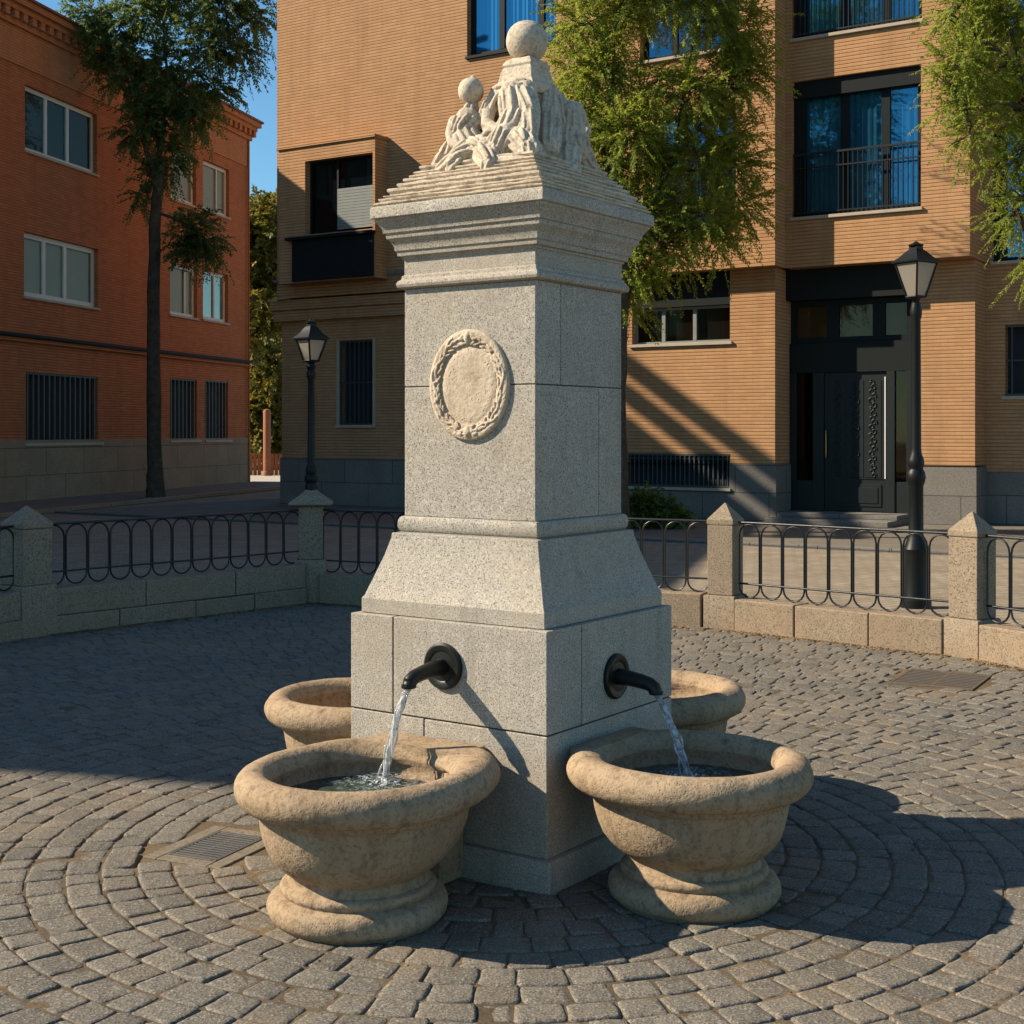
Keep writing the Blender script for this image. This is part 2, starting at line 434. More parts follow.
# ------------------------------------------------------------------ world, sun, camera
SUN_EL = 35.0
SUN_DIR = Vector((-1.0, .06, 0)).normalized()          # horizontal direction towards the sun
w = bpy.data.worlds.new('World'); sc.world = w; w.use_nodes = True
wt = w.node_tree; wt.nodes.clear()
sky = wt.nodes.new('ShaderNodeTexSky'); sky.sky_type = 'NISHITA'; sky.sun_disc = False
sky.sun_elevation = R(SUN_EL); sky.sun_rotation = math.atan2(SUN_DIR.x, SUN_DIR.y)
sky.air_density = 1.0; sky.dust_density = .0; sky.ozone_density = 2.0; sky.altitude = 650
bg = wt.nodes.new('ShaderNodeBackground'); bg.inputs[1].default_value = .085
wo = wt.nodes.new('ShaderNodeOutputWorld')
tint = wt.nodes.new('ShaderNodeMix'); tint.data_type = 'RGBA'; tint.blend_type = 'MULTIPLY'; tint.inputs[0].default_value = 1
tint.inputs[7].default_value = (.64, .93, .99, 1)      # deep polarised blue of the photograph's sky
wt.links.new(sky.outputs[0], tint.inputs[6]); wt.links.new(tint.outputs[2], bg.inputs[0]); wt.links.new(bg.outputs[0], wo.inputs[0])

sl = bpy.data.lights.new('sun', 'SUN'); sl.energy = 5.0; sl.angle = R(.5); sl.color = (1.0, .875, .69)
so = bpy.data.objects.new('sun', sl); COL.objects.link(so)
d = Vector((-SUN_DIR.x*math.cos(R(SUN_EL)), -SUN_DIR.y*math.cos(R(SUN_EL)), -math.sin(R(SUN_EL))))
so.rotation_euler = d.to_track_quat('-Z', 'Y').to_euler(); so.location = (-20, 5, 25)

cam = bpy.data.cameras.new('camera'); co = bpy.data.objects.new('camera', cam); COL.objects.link(co)
co.location = (0, 0, CAMH); co.rotation_euler = (R(90), 0, 0)
cam.sensor_width = 36; cam.lens = F/1024*36; cam.shift_y = (HZ-512)/1024; cam.clip_end = 2000; cam.clip_start = .05
sc.camera = co
sc.view_settings.view_transform = 'Standard'; sc.view_settings.look = 'None'; sc.view_settings.gamma = 1
sc.view_settings.exposure = .82
sc.render.resolution_x = sc.render.resolution_y = 1024
try:
    sc.cycles.use_denoising = True
    sc.cycles.max_bounces = 8; sc.cycles.transparent_max_bounces = 12
    sc.cycles.caustics_reflective = False; sc.cycles.caustics_refractive = False
except Exception: pass

# ================================================================== THE FOUNTAIN
ANG = R(-35)
CX, CY = .01, 5.43
FM = Frame(CX, CY, ANG)       # local -y = lit front face, local +x = shaded face
mon = empty('fountain_monument', (CX, CY, 0), ANG)
tag(mon, 'tall grey granite fountain pillar with carved figures and stone ball on top', 'fountain')

MB().sqlathe([(.483, -.02), (.483, .10), (.478, .112)]).build('base_course', M['granite'], mon, bevel=.006)

# plinth of squared blocks with fine open joints
H = .453; g = .0025
b = MB()
b.box(-H+.008, H-.008, -H+.008, H-.008, .1, .90)
core = b.build('joint_core', M['mortar'], mon)
core.name = 'mortar'
b = MB()
xl = FM.onY(424, 760, -H)[0]                       # vertical joint low on the lit face
b.box(-H, xl-g, -H, H, .112, .540-g); b.box(xl+g, H, -H, H, .112, .540-g)
xu = FM.onY(393, 660, -H)[0]; yu = FM.onX(582, 660, H)[0]
b.box(-H, xu-g, -H, yu-g, .540+g, .905); b.box(xu+g, H, -H, yu-g, .540+g, .905); b.box(-H, H, yu+g, H, .540+g, .905)
b.build('plinth', M['granite'], mon, bevel=.004)
# sloping waist
MB().sqlathe([(.424, .9065), (.424, .962), (.416, .972), (.388, 1.05), (.362, 1.125), (.345, 1.185), (.341, 1.2105), (.331, 1.2115)]).build('sloping_waist', M['granite'], mon, bevel=.003)
tor = [(.329, 1.212)] + [(.312+.014*math.cos(a), 1.244+.030*math.sin(a)) for a in np.linspace(-1.4, 1.4, 9)] + [(.309, 1.275)]
MB().sqlathe(tor).build('torus_moulding', M['granite'], mon, smooth=40)
# shaft
h = .306
MB().box(-h+.006, h-.006, -h+.006, h-.006, 1.27, 2.15).build('mortar', M['mortar'], mon)
b = MB()
zs = 1.774
yl = FM.onX(599, 450, h)[0]; yu2 = FM.onX(561, 330, h)[0]
b.box(-h, h, -h, yl-g*.7, 1.2755, zs-g*.7); b.box(-h, h, yl+g*.7, h, 1.2755, zs-g*.7)
b.box(-h, h, -h, yu2-g*.7, zs+g*.7, 2.152); b.box(-h, h, yu2+g*.7, h, zs+g*.7, 2.152)
b.build('shaft', M['granite'], mon, bevel=.003)
# cornice
p = [(.312, 2.153), (.327, 2.158), (.331, 2.170), (.327, 2.182), (.316, 2.190), (.314, 2.204), (.307, 2.206), (.307, 2.266), (.313, 2.268), (.313, 2.276),
     (.326, 2.279), (.328, 2.296), (.334, 2.299), (.336, 2.316), (.345, 2.334), (.357, 2.346), (.359, 2.363), (.366, 2.366), (.368, 2.382), (.381, 2.402), (.389, 2.412), (.389, 2.420),
     (.4015, 2.422), (.4015, 2.462), (.398, 2.468)]
MB().sqlathe(p).build('cornice', M['granite'], mon, bevel=.0025)

# stepped weathered cap under the figures
def rough(o, amp, scale, seed=0, aniso=(1, 1, 1)):
    me = o.data
    me.update()
    ns = [v.normal.copy() for v in me.vertices]
    for v, n in zip(me.vertices, ns):
        q = Vector((v.co.x*scale*aniso[0]+seed, v.co.y*scale*aniso[1], v.co.z*scale*aniso[2]))
        v.co += n*(amp*mnoise.fractal(q, 1.0, 2.0, 3))
    me.update()

def remesh(mb, name, mat, parent, voxel=.006):
    tmp = mb.build('tmp', None)
    r = tmp.modifiers.new('r', 'REMESH'); r.mode = 'VOXEL'; r.voxel_size = voxel
    sm = tmp.modifiers.new('s', 'SMOOTH'); sm.factor = .5; sm.iterations = 2
    dg = bpy.context.evaluated_depsgraph_get(); dg.update()
    me = bpy.data.meshes.new_from_object(tmp.evaluated_get(dg))
    bpy.data.objects.remove(tmp)
    me.name = name
    me.polygons.foreach_set('use_smooth', [True]*len(me.polygons))
    return link_mesh(name, me, mat, parent)

PX, PY = .038, .026                                 # the crowning block stands a little off centre
def dense_sq(prof, n=44, cx=0, cy=0):
    m = MB(); vs = []; fs = []
    for hh, z in prof:
        for k in range(4):
            for i in range(n):
                f = -1+2*i/n
                x, y = ((f, -1), (1, f), (-f, 1), (-1, -f))[k]
                vs.append((cx+hh*x, cy+hh*y, z))
    N = 4*n
    for j_ in range(len(prof)-1):
        for i in range(N): fs.append((N*j_+i, N*j_+(i+1) % N, N*j_+N+(i+1) % N, N*j_+N+i))
    fs.append(tuple(range(N*(len(prof)-1), N*len(prof))))
    return m.add(vs, fs)
st = [(.389, 2.466)]
hw_, z_ = .387, 2.468
rs = random.Random(4)
while z_ < 2.625:
    dz = rs.uniform(.012, .026); dh = dz*rs.uniform(.72, 1.12)
    st += [(hw_-.003, z_+dz*.25), (hw_+.004, z_+dz*.6), (hw_+.004, z_+dz*.9), (hw_, z_+dz)]
    hw_ -= dh; z_ += dz; st.append((hw_-.003, z_+.0008))
st.append((.10, z_+.003))
cap = dense_sq(st).build('stepped_cap', M['carved'], mon, smooth=32)
rough(cap, .0035, 11, 3, (1, 1, 5)); rough(cap, .0018, 60, 7, (1, 1, 2.5))

# carved figures: bodies and drapery grown into one mass
def L(px, py, y): x, z = FM.onY(px, py, y); return Vector((x, y, z))
def Rr(px, py, x): y, z = FM.onX(px, py, x); return Vector((x, y, z))
fig = MB(); frnd = random.Random(12)
fig.sqlathe([(.215, 2.58), (.18, 2.66), (.130, 2.74), (.098, 2.84), (.080, 2.94)], PX*.6, PY*.6)
def cap_(a, bb, r0, r1, n=12):
    k = 5
    pts = [a.lerp(bb, i/k) for i in range(k+1)]
    fig.tube(pts, [r0+(r1-r0)*i/k for i in range(k+1)], n)
    fig.ell(a, (r0,)*3, 12, 8); fig.ell(bb, (r1,)*3, 12, 8)
    ax = (bb-a); ln = ax.length
    if ln < 1e-4: return
    ax.normalize(); u_ = ax.cross(Vector((.3, .2, 1))).normalized(); w_ = ax.cross(u_)
    if max(r0, r1) < .029: return                       # arms and feet stay smooth
    m_ = max(6, int(2*math.pi*max(r0, r1)/.027)); tw = frnd.uniform(-.7, .7)
    for q in range(m_):
        th = 2*math.pi*(q+frnd.uniform(-.12, .12))/m_; dr = tw+frnd.uniform(-.10, .10)
        f0, f1 = frnd.uniform(-.15, .10), frnd.uniform(.92, 1.18); pts2 = []; rr2 = []
        for i in range(9):
            f = f0+(f1-f0)*i/8; an = th+dr*(i/8)
            rad = (r0+(r1-r0)*max(0, min(1, f)))*1.02
            pts2.append(a+ax*(ln*f)+(u_*math.cos(an)+w_*math.sin(an))*rad)
            rr2.append((.0035+.0058*math.sin(math.pi*(i+.6)/9.2))*(1.15 if q % 2 else .8))
        fig.tube(pts2, rr2, 8)
def chain(pts, rs):
    for i in range(len(pts)-1): cap_(pts[i], pts[i+1], rs[i], rs[i+1])
# seated child with the ball for a head
chain([L(472, 103, -.13), L(469, 116, -.135)], [.018, .030])
chain([L(468, 121, -.14), L(466, 134, -.15), L(470, 148, -.16)], [.054, .052, .060])
chain([L(455, 122, -.15), L(483, 120, -.12)], [.026, .028])
chain([L(454, 122, -.16), L(450, 134, -.19), L(452, 143, -.21), L(463, 148, -.22)], [.024, .02, .019, .017])
chain([L(484, 121, -.12), L(490, 132, -.16), L(481, 141, -.20)], [.026, .022, .018])
chain([L(474, 152, -.19), L(486, 150, -.20)], [.055, .050])
chain([L(470, 151, -.21), L(455, 161, -.25), L(440, 171, -.25)], [.045, .033, .022])
chain([L(455, 140, -.15), L(445, 156, -.17), L(436, 169, -.18)], [.022, .030, .020])
chain([L(462, 158, -.24), L(450, 170, -.27)], [.030, .020])
chain([L(484, 154, -.22), L(490, 164, -.27), L(487, 174, -.28)], [.044, .034, .022])
chain([L(487, 174, -.28), L(477, 176, -.30)], [.020, .015])
# large draped figure leaning on the centre
chain([L(497, 97, -.06), L(511, 91, -.06), L(527, 90, -.06)], [.036, .044, .042])
chain([L(514, 96, -.08), L(518, 118, -.11), L(512, 138, -.14)], [.060, .062, .066])
chain([L(497, 98, -.08), L(489, 112, -.12), L(487, 124, -.15), L(500, 131, -.18)], [.032, .027, .024, .019])
chain([L(525, 94, -.09), L(531, 114, -.13), L(529, 134, -.17)], [.034, .032, .03])
chain([L(508, 138, -.17), L(497, 150, -.20), L(496, 164, -.22)], [.058, .046, .032])
chain([L(518, 140, -.17), L(531, 148, -.20), L(530, 160, -.22)], [.050, .040, .030])
chain([L(500, 163, -.25), L(516, 160, -.25), L(531, 158, -.24)], [.026, .024, .022])
chain([L(505, 110, -.12), L(512, 128, -.17), L(522, 142, -.20)], [.020, .022, .018])
chain([L(520, 104, -.13), L(514, 122, -.17), L(500, 140, -.22)], [.014, .018, .018])
# figures on the shaded face
chain([Rr(546, 92, .10), Rr(549, 118, .14), Rr(548, 148, .19)], [.036, .044, .046])
chain([Rr(556, 100, .10), Rr(562, 128, .14), Rr(562, 160, .20)], [.034, .036, .034])
chain([Rr(566, 106, .13), Rr(578, 108, .12)], [.026, .024])
chain([Rr(571, 110, .16), Rr(575, 132, .185), Rr(577, 152, .20)], [.036, .040, .046])
chain([Rr(578, 150, .19), Rr(588, 166, .21), Rr(598, 180, .22)], [.042, .034, .02])
chain([Rr(570, 150, .21), Rr(572, 168, .25), Rr(566, 178, .27)], [.038, .03, .02])
chain([Rr(580, 112, .13), Rr(587, 130, .15), Rr(582, 144, .19)], [.02, .018, .016])
# back, unseen from the front but there
for (x, y) in ((-.10, .14), (.05, .17), (-.15, .02)):
    chain([Vector((x*.7, y*.7, 2.9)), Vector((x, y, 2.76)), Vector((x*1.3, y*1.3, 2.63))], [.045, .06, .06])
figs = remesh(fig, 'carved_figures', M['carved'], mon, .0029)
def folds(o):
    me = o.data; me.update()
    ns = [v.normal.copy() for v in me.vertices]
    for v, n in zip(me.vertices, ns):
        c = v.co
        f2 = mnoise.noise(Vector((c.x*24+5, c.y*24, c.z*14)))
        f3 = mnoise.fractal(Vector((c.x*70, c.y*70, c.z*70)), 1, 2, 2)
        v.co = c + n*(.0012*f2 + .0006*f3)
    me.update()
folds(figs)
# child's ball head and the crowning block + ball
def ball(name, c, r, parent, amp=.0016):
    m = MB().ell(c, (r, r, r), 48, 32)
    o = m.build(name, M['carved'], parent, smooth=80); rough(o, amp, 25, 2); return o
bh = L(471, 91, -.13)
bb = MB().ell(bh, (.051, .051, .053), 40, 26)
bb.ell(bh+Vector((.008, 0, .047)), (.014, .012, .012), 12, 8)
o = bb.build('small_ball', M['carved'], figs, smooth=80); rough(o, .0022, 22, 5)
pb = MB()
pb.sqlathe([(.082, 2.918), (.094, 2.930), (.097, 2.945), (.090, 2.958), (.080, 2.966), (.077, 2.985), (.071, 3.012), (.066, 3.024), (.070, 3.034), (.058, 3.055), (.040, 3.066)], PX, PY)
o = pb.build('crowning_block', M['carved'], mon, bevel=.003)
bc = Vector((PX+.002, PY+.002, CAMH + (HZ-42)/F*5.43))
ball('crowning_ball', bc, .083, mon)

# medallion with a leaf wreath on the lit face
mx, mz = FM.onY(470, 385, -h)
A, B = .184, .208
md = MB()
n = 64
ring = []
prof = [(0.0, .009), (.55, .0095), (.66, .009), (.70, .005), (.74, .008), (.84, .014), (.92, .0165), (.97, .016), (1.0, .011), (1.005, -.004)]
vs = []; fs = []
for k, (rr, dd) in enumerate(prof):
    for i in range(n):
        a = 2*math.pi*i/n
        vs.append((mx + A*max(rr, .001)*math.cos(a), -h-dd, mz + B*max(rr, .001)*math.sin(a)))
for k in range(len(prof)-1):
    for i in range(n): fs.append((k*n+i, k*n+(i+1) % n, (k+1)*n+(i+1) % n, (k+1)*n+i))
md.add(vs, fs)
med = md.build('medallion', M['medal'], mon, smooth=50)
wr = MB()
def wpos(a, f, dd): return Vector((mx + A*f*math.cos(a), -h-dd, mz + B*f*math.sin(a)))
for row, (f0, n_) in enumerate(((.76, 40), (.85, 44), (.93, 48))):
    for i in range(n_):
        a = 2*math.pi*(i+.5*row)/n_ + random.uniform(-.05, .05)
        sgn = 1 if math.cos(a) > 0 else -1
        tang = Vector((-A*math.sin(a), 0, B*math.cos(a))).normalized()*sgn
        rad = Vector((math.cos(a), 0, math.sin(a)))
        dirv = (tang + rad*(random.uniform(.2, .75)*(-1, random.choice((-.6, .6)), 1)[row])).normalized()
        c = wpos(a, f0, .0125+.003*(row == 1))
        yv = Vector((0, -1, 0)); zv = dirv.cross(yv)
        tilt = Matrix.Rotation(random.uniform(-.45, .45), 3, dirv)
        m3 = tilt @ Matrix((dirv, yv, zv)).transposed()
        wr.ell(c, (random.uniform(.013, .020), .0055, random.uniform(.0045, .0065)), 10, 8, m3)
for (a, s_) in ((math.pi/2, 1), (-math.pi/2, 1.1)):            # shell on top, knot below
    c = wpos(a, .85, .013)
    wr.ell(c, (.017*s_, .014, .024*s_), 14, 10)
    for q in (-1, 1):
        for e_ in (0, 1):
            wr.ell(c+Vector(((.022+.012*e_)*q, 0, .006-.012*e_)), (.017, .010, .007), 10, 8, Matrix.Rotation(q*(.5-.7*e_), 3, 'Y'))
for (a0, a1) in ((2.0, 3.5), (-.5, .9), (3.75, 4.4), (-1.3, -.65)):
    pts = [wpos(t, .86+.07*math.sin(t*7), .016) for t in np.linspace(a0, a1, 24)]
    wr.tube(pts, .0048, 8)
wo_ = remesh(wr, 'leaf_wreath', M['medal'], med, .0024)
rough(wo_, .0012, 60, 4)

# spouts
def spout(face):
    if face == 0:
        q_ = FM.onY(444, 666, -H); c = Vector((q_[0], -H, q_[1])); out = Vector((0, -1, 0))
    else:
        q_ = FM.onX(615, 676, H); c = Vector((H, q_[0], q_[1])); out = Vector((1, 0, 0))
    side = Vector((out.y, -out.x, 0))
    fl = MB()
    # round wall flange, slightly dished
    prof = [(.085, -.004), (.085, .012), (.078, .018), (.06, .018), (.054, .014), (.03, .016), (.001, .016)]
    vs = []; fs = []; n = 40
    for r_, d_ in prof:
        for i in range(n):
            a = 2*math.pi*i/n
            vs.append(c + out*d_ + side*(r_*math.cos(a)) + Vector((0, 0, r_*math.sin(a))))
    for k in range(len(prof)-1):
        for i in range(n): fs.append((k*n+i, k*n+(i+1) % n, (k+1)*n+(i+1) % n, (k+1)*n+i))
    fl.add(vs, fs)
    sp = fl.build('spout', M['bronze'], mon, smooth=35)
    Z = Vector((0, 0, 1))
    f_ = 1.0 if face == 0 else .86
    pts = [c+out*.005, c+out*.06*f_-Z*.001, c+out*.13*f_-Z*.008, c+out*.175*f_-Z*.016, c+out*.195*f_-Z*.027, c+out*.203*f_-Z*.044]
    t = MB().tube(pts, [.031, .029, .027, .026, .026, .024], 20, cap=False)
    t.tube([pts[-1], pts[-1]+Z*.03], [.019, .017], 16)
    t.build('pipe', M['bronze'], sp, smooth=50)
    t = MB(); tip = pts[-1]
    t.tube([tip+Z*.004, tip-Z*.002-out*.0, tip-Z*.006], [.0265, .0272, .025], 20)
    t.build('nozzle', M['bronze'], sp, smooth=50)
    return tip, out
tip1, out1 = spout(0)
tip2, out2 = spout(1)

def mon_world(v):
    return Matrix.Translation((CX, CY, 0)) @ Matrix.Rotation(ANG, 4, 'Z') @ Vector(v)

# basins ------------------------------------------------------------
WATER_Z = .385
def basin(name_label, lx, ly, face_rot, dface, Rm, water=True, seed=0, ledge_off=0.0):
    """round sandstone bowl on a moulded foot; local +y points at the pillar"""
    wp = mon_world((lx, ly, 0))
    t = empty('stone_basin', (wp.x, wp.y, 0), ANG + face_rot)
    tag(t, name_label, 'basin', 'stone basins round the fountain pillar')
    k = Rm/.425
    N = 120
    def surf(name, prof, ycl, parent, amp=.0035, closed_top=False):
        vs = []; fs = []
        for (r_, z, cl) in prof:
            for i in range(N):
                a = 2*math.pi*i/N
                x = r_*k*math.cos(a); y = r_*k*math.sin(a)
                if name != 'foot' and y > 0:
                    ca, sa = math.cos(a), math.sin(a); ee = 2/2.2; st_ = max(0, min(1, (r_-.25)/.12))*(dface/Rm-1)*1.0
                    x = r_*k*math.copysign(abs(ca)**ee, ca); y = r_*k*abs(sa)**ee*(1+max(0, st_))
                y = min(y, ycl[cl])
                q = Vector((x*9+seed*3.1, y*9, z*9)); q2 = Vector((x*45+seed, y*45, z*45))
                dn = amp*mnoise.fractal(q, 1, 2, 3) + amp*.28*mnoise.noise(q2)
                s_ = 1 + dn/max(r_*k, .05)
                vs.append((x*s_, min(y*s_, ycl[cl]), z + dn*.6))
        for j in range(len(prof)-1):
            for i in range(N): fs.append((N*j+i, N*j+(i+1) % N, N*j+N+(i+1) % N, N*j+N+i))
        m = MB().add(vs, fs)
        return m.build(name, M['sand'], parent, smooth=70)
    O = dface-.004; I = dface-.10*k if dface < .40 else min(.30+.25*max(0, dface-Rm), dface-.12)
    yc = (O, I)
    tor = lambda c, r, a0, a1, n_, cl=0: [(c[0]+r[0]*math.cos(a), c[1]+r[1]*math.sin(a), cl) for a in np.linspace(a0, a1, n_)]
    foot = [(.275, -.015, 0), (.290, .004, 0)] + tor((.276, .043), (.036, .041), -1.1, 1.30, 12) + [(.276, .086, 0), (.262, .089, 0)] + tor((.252, .105), (.017, .017), -.9, 1.4, 7) + [(.244, .125, 0)]
    surf('foot', foot, (dface-.035, dface-.035), t)
    bowl = [(.246, .122, 0), (.238, .134, 0), (.236, .150, 0), (.247, .162, 0), (.270, .177, 0), (.294, .200, 0), (.313, .228, 0), (.327, .262, 0), (.337, .300, 0), (.342, .335, 0), (.345, .352, 0), (.351, .357, 0), (.360, .360, 0), (.362, .380, 0), (.370, .392, 0)]
    surf('bowl', bowl, yc, t)
    rim = [(.362, .388, 0), (.380, .386, 0)] + tor((.362, .434), (.064, .060), -1.0, math.pi/2, 16) + tor((.362, .434), (.064, .060), math.pi/2+.1, math.pi*.98, 12, 1) + [(.311, .42, 1), (.304, .385, 1), (.285, .33, 1), (.255, .27, 1), (.20, .225, 1), (.1, .21, 1), (.002, .208, 1)]
    surf('rim', rim, yc, t)
    # straight back ledge against the pillar and the bracket carrying it
    lw = .235*k
    bl = MB()
    y0 = I+.004
    lo = ledge_off
    bl.box(lo-lw, lo+lw, y0+.03, dface-.001, .395, .478)
    o = bl.build('back_ledge', M['sand'], t, bevel=.012, seg=3)
    if dface > .46:
        MB().box(-.18, .06, I+.03, dface-.032, .0, .394).build('bracket', M['sand'], t, bevel=.01)
    return t, wp

b1 = basin('round sandstone basin with running water under the spout on the sunlit face', .058, -.990, 0.0, .537, .406, seed=1, ledge_off=-.085)
b2 = basin('round sandstone basin with running water under the spout on the shaded face', .890, -.195, R(90), .437, .402, seed=2, ledge_off=.10)
b3 = basin('sandstone basin half hidden at the left back corner of the pillar', -.80, .0, R(-90), .347, .402, seed=3)
b4 = basin('sandstone basin of which only one rim end shows behind the right basin', .119, .895, R(180), .442, .405, seed=4)

def water_in(wp, tip, out, label, slabel, k, ycl, rz, land, foam_seed):
    # surface with rings round the landing point
    lp = Matrix.Rotation(-(rz), 4, 'Z') @ (land - Vector((wp.x, wp.y, 0)))
    nr, na = 60, 96
    vs = []; fs = []
    for j in range(nr+1):
        for i in range(na):
            a = 2*math.pi*i/na; r_ = .306*k*j/nr
            x, y = r_*math.cos(a), min(r_*math.sin(a), ycl)
            dd = math.hypot(x-lp.x, y-lp.y)
            z = .006*math.cos(dd*95)*math.exp(-dd*7) + .007*mnoise.fractal(Vector((x*22+foam_seed, y*22, 0)), 1, 2, 3)*(.35+math.exp(-dd*6))
            z += .010*mnoise.noise(Vector((x*60, y*60, foam_seed)))*math.exp(-(dd/.07)**2)
            vs.append((x, y, WATER_Z+z))
    for j in range(nr):
        for i in range(na): fs.append((na*j+i, na*j+(i+1) % na, na*j+na+(i+1) % na, na*j+na+i))
    o = MB().add(vs, fs).build('water_surface', M['water'], None, smooth=80)
    o.location = (wp.x, wp.y, 0); o.rotation_euler = (0, 0, rz)
    tag(o, label, 'water', None, 'structure')
    # falling jet made of braided strands
    tw = mon_world(tip); 
    st = empty('water_stream', (tw.x, tw.y, 0)); tag(st, slabel, 'water stream', 'water streams from the spouts')
    top = Vector((0, 0, tip.z-.004)); end = Vector((land.x-tw.x, land.y-tw.y, WATER_Z))
    def curve(t): 
        q = top.lerp(end, t); q.z = top.z + (end.z-top.z)*(t*t*.55+t*.45); return q
    m = MB(); n = 26
    pts = [curve(i/n) for i in range(n+1)]
    m.tube(pts, [.0115*(1-.35*i/n)*(1+.16*math.sin(i*1.3)+.08*math.sin(i*2.9)) for i in range(n+1)], 12)
    m.build('jet', M['stream'], st, smooth=80)
    for s_ in range(4):
        pts = []; rr = []
        for i in range(n+1):
            t = i/n; a = s_*1.57 + t*5
            q = curve(t) + Vector((math.cos(a), math.sin(a), 0))*(.0085+.009*t*(1+.6*math.sin(s_+i*.7)))
            pts.append(q); rr.append(.0030*(1+.4*math.sin(i*1.7+s_*2)))
        m = MB(); m.tube(pts, rr, 8); m.build('strand', M['stream'], st, smooth=80)
    rnd = random.Random(foam_seed)
    # churned patch where the jet lands, and a few drops thrown up
    vs = []; fs = []; nr, na = 26, 48
    for j_ in range(nr+1):
        for i in range(na):
            a = 2*math.pi*i/na; r_ = .19*j_/nr
            x, y = r_*math.cos(a), r_*math.sin(a)
            nz = mnoise.fractal(Vector((x*45+foam_seed, y*45, 0)), 1, 2, 4)
            vs.append((x, y, .0075 + .006*nz*math.exp(-r_*5) + (.015*max(0, .5+nz))*math.exp(-(r_/.04)**2)))
    for j_ in range(nr):
        for i in range(na): fs.append((na*j_+i, na*j_+(i+1) % na, na*j_+na+(i+1) % na, na*j_+na+i))
    f = MB().add(vs, fs).build('foam', M['foam'], st, smooth=80); f.location = end
    fm = MB()
    for i in range(46):
        a = rnd.uniform(0, 6.28); r_ = abs(rnd.gauss(0, .032)); s_ = rnd.uniform(.0014, .0034)
        fm.ell((end.x+r_*math.cos(a), end.y+r_*math.sin(a), WATER_Z+.008+(rnd.random()**2)*.05*math.exp(-r_*18)), (s_, s_, s_), 7, 5)
    f = fm.build('droplets', M['drops'], st, smooth=80); f['kind'] = 'stuff'

def jet_land(px, py):
    t = (WATER_Z-CAMH)/((HZ-py)/F); return Vector(((px-512)/F*t, t, 0))
water_in(b1[1], tip1, out1, 'rippling dark water filling the basin by the sunlit face', 'clear water jet falling into the basin by the sunlit face', .985, .318, ANG, jet_land(383, 783), 3)
water_in(b2[1], tip2, out2, 'dark still water filling the basin by the shaded face', 'clear water jet falling into the basin by the shaded face', .965, .295, ANG+R(90), jet_land(688, 778), 8)

# ================================================================== GROUND
def sheet(name, pts, z, mat, kind='structure', label=None):
    o = MB().add([(x, y, z) for x, y in pts], [tuple(range(len(pts)))]).build(name, mat)
    tag(o, label, None, None, kind); return o

sheet('ground', [(-400, -100), (400, -100), (400, 700), (-400, 700)], -.05, M['asphalt'], label='wide flat ground under the square and the streets')
sheet('street', [(-60, -20), (60, -20), (60, 75), (-60, 75)], -.020, M['street'], label='stone paved street beyond the iron railing')

POSTS = [(-5.05, 8.35), (-3.83, 10.90), (-1.905, 13.10), (1.75, 11.33), (3.30, 9.90), (4.35, 8.0)]
inner = POSTS + [(5.2, 5.6), (5.4, -2), (-6.2, -2), (-5.8, 6.5)]
sheet('joint_sand', inner, -.0062, M['bed'], label='sand in the joints between the setts')

def inside(poly, x, y):
    c = np.zeros(x.shape, bool); n = len(poly)
    for i in range(n):
        x0, y0 = poly[i]; x1, y1 = poly[(i+1) % n]
        cond = ((y0 > y) != (y1 > y)) & (x < (x1-x0)*(y-y0)/(y1-y0+1e-9)+x0)
        c ^= cond
    return c

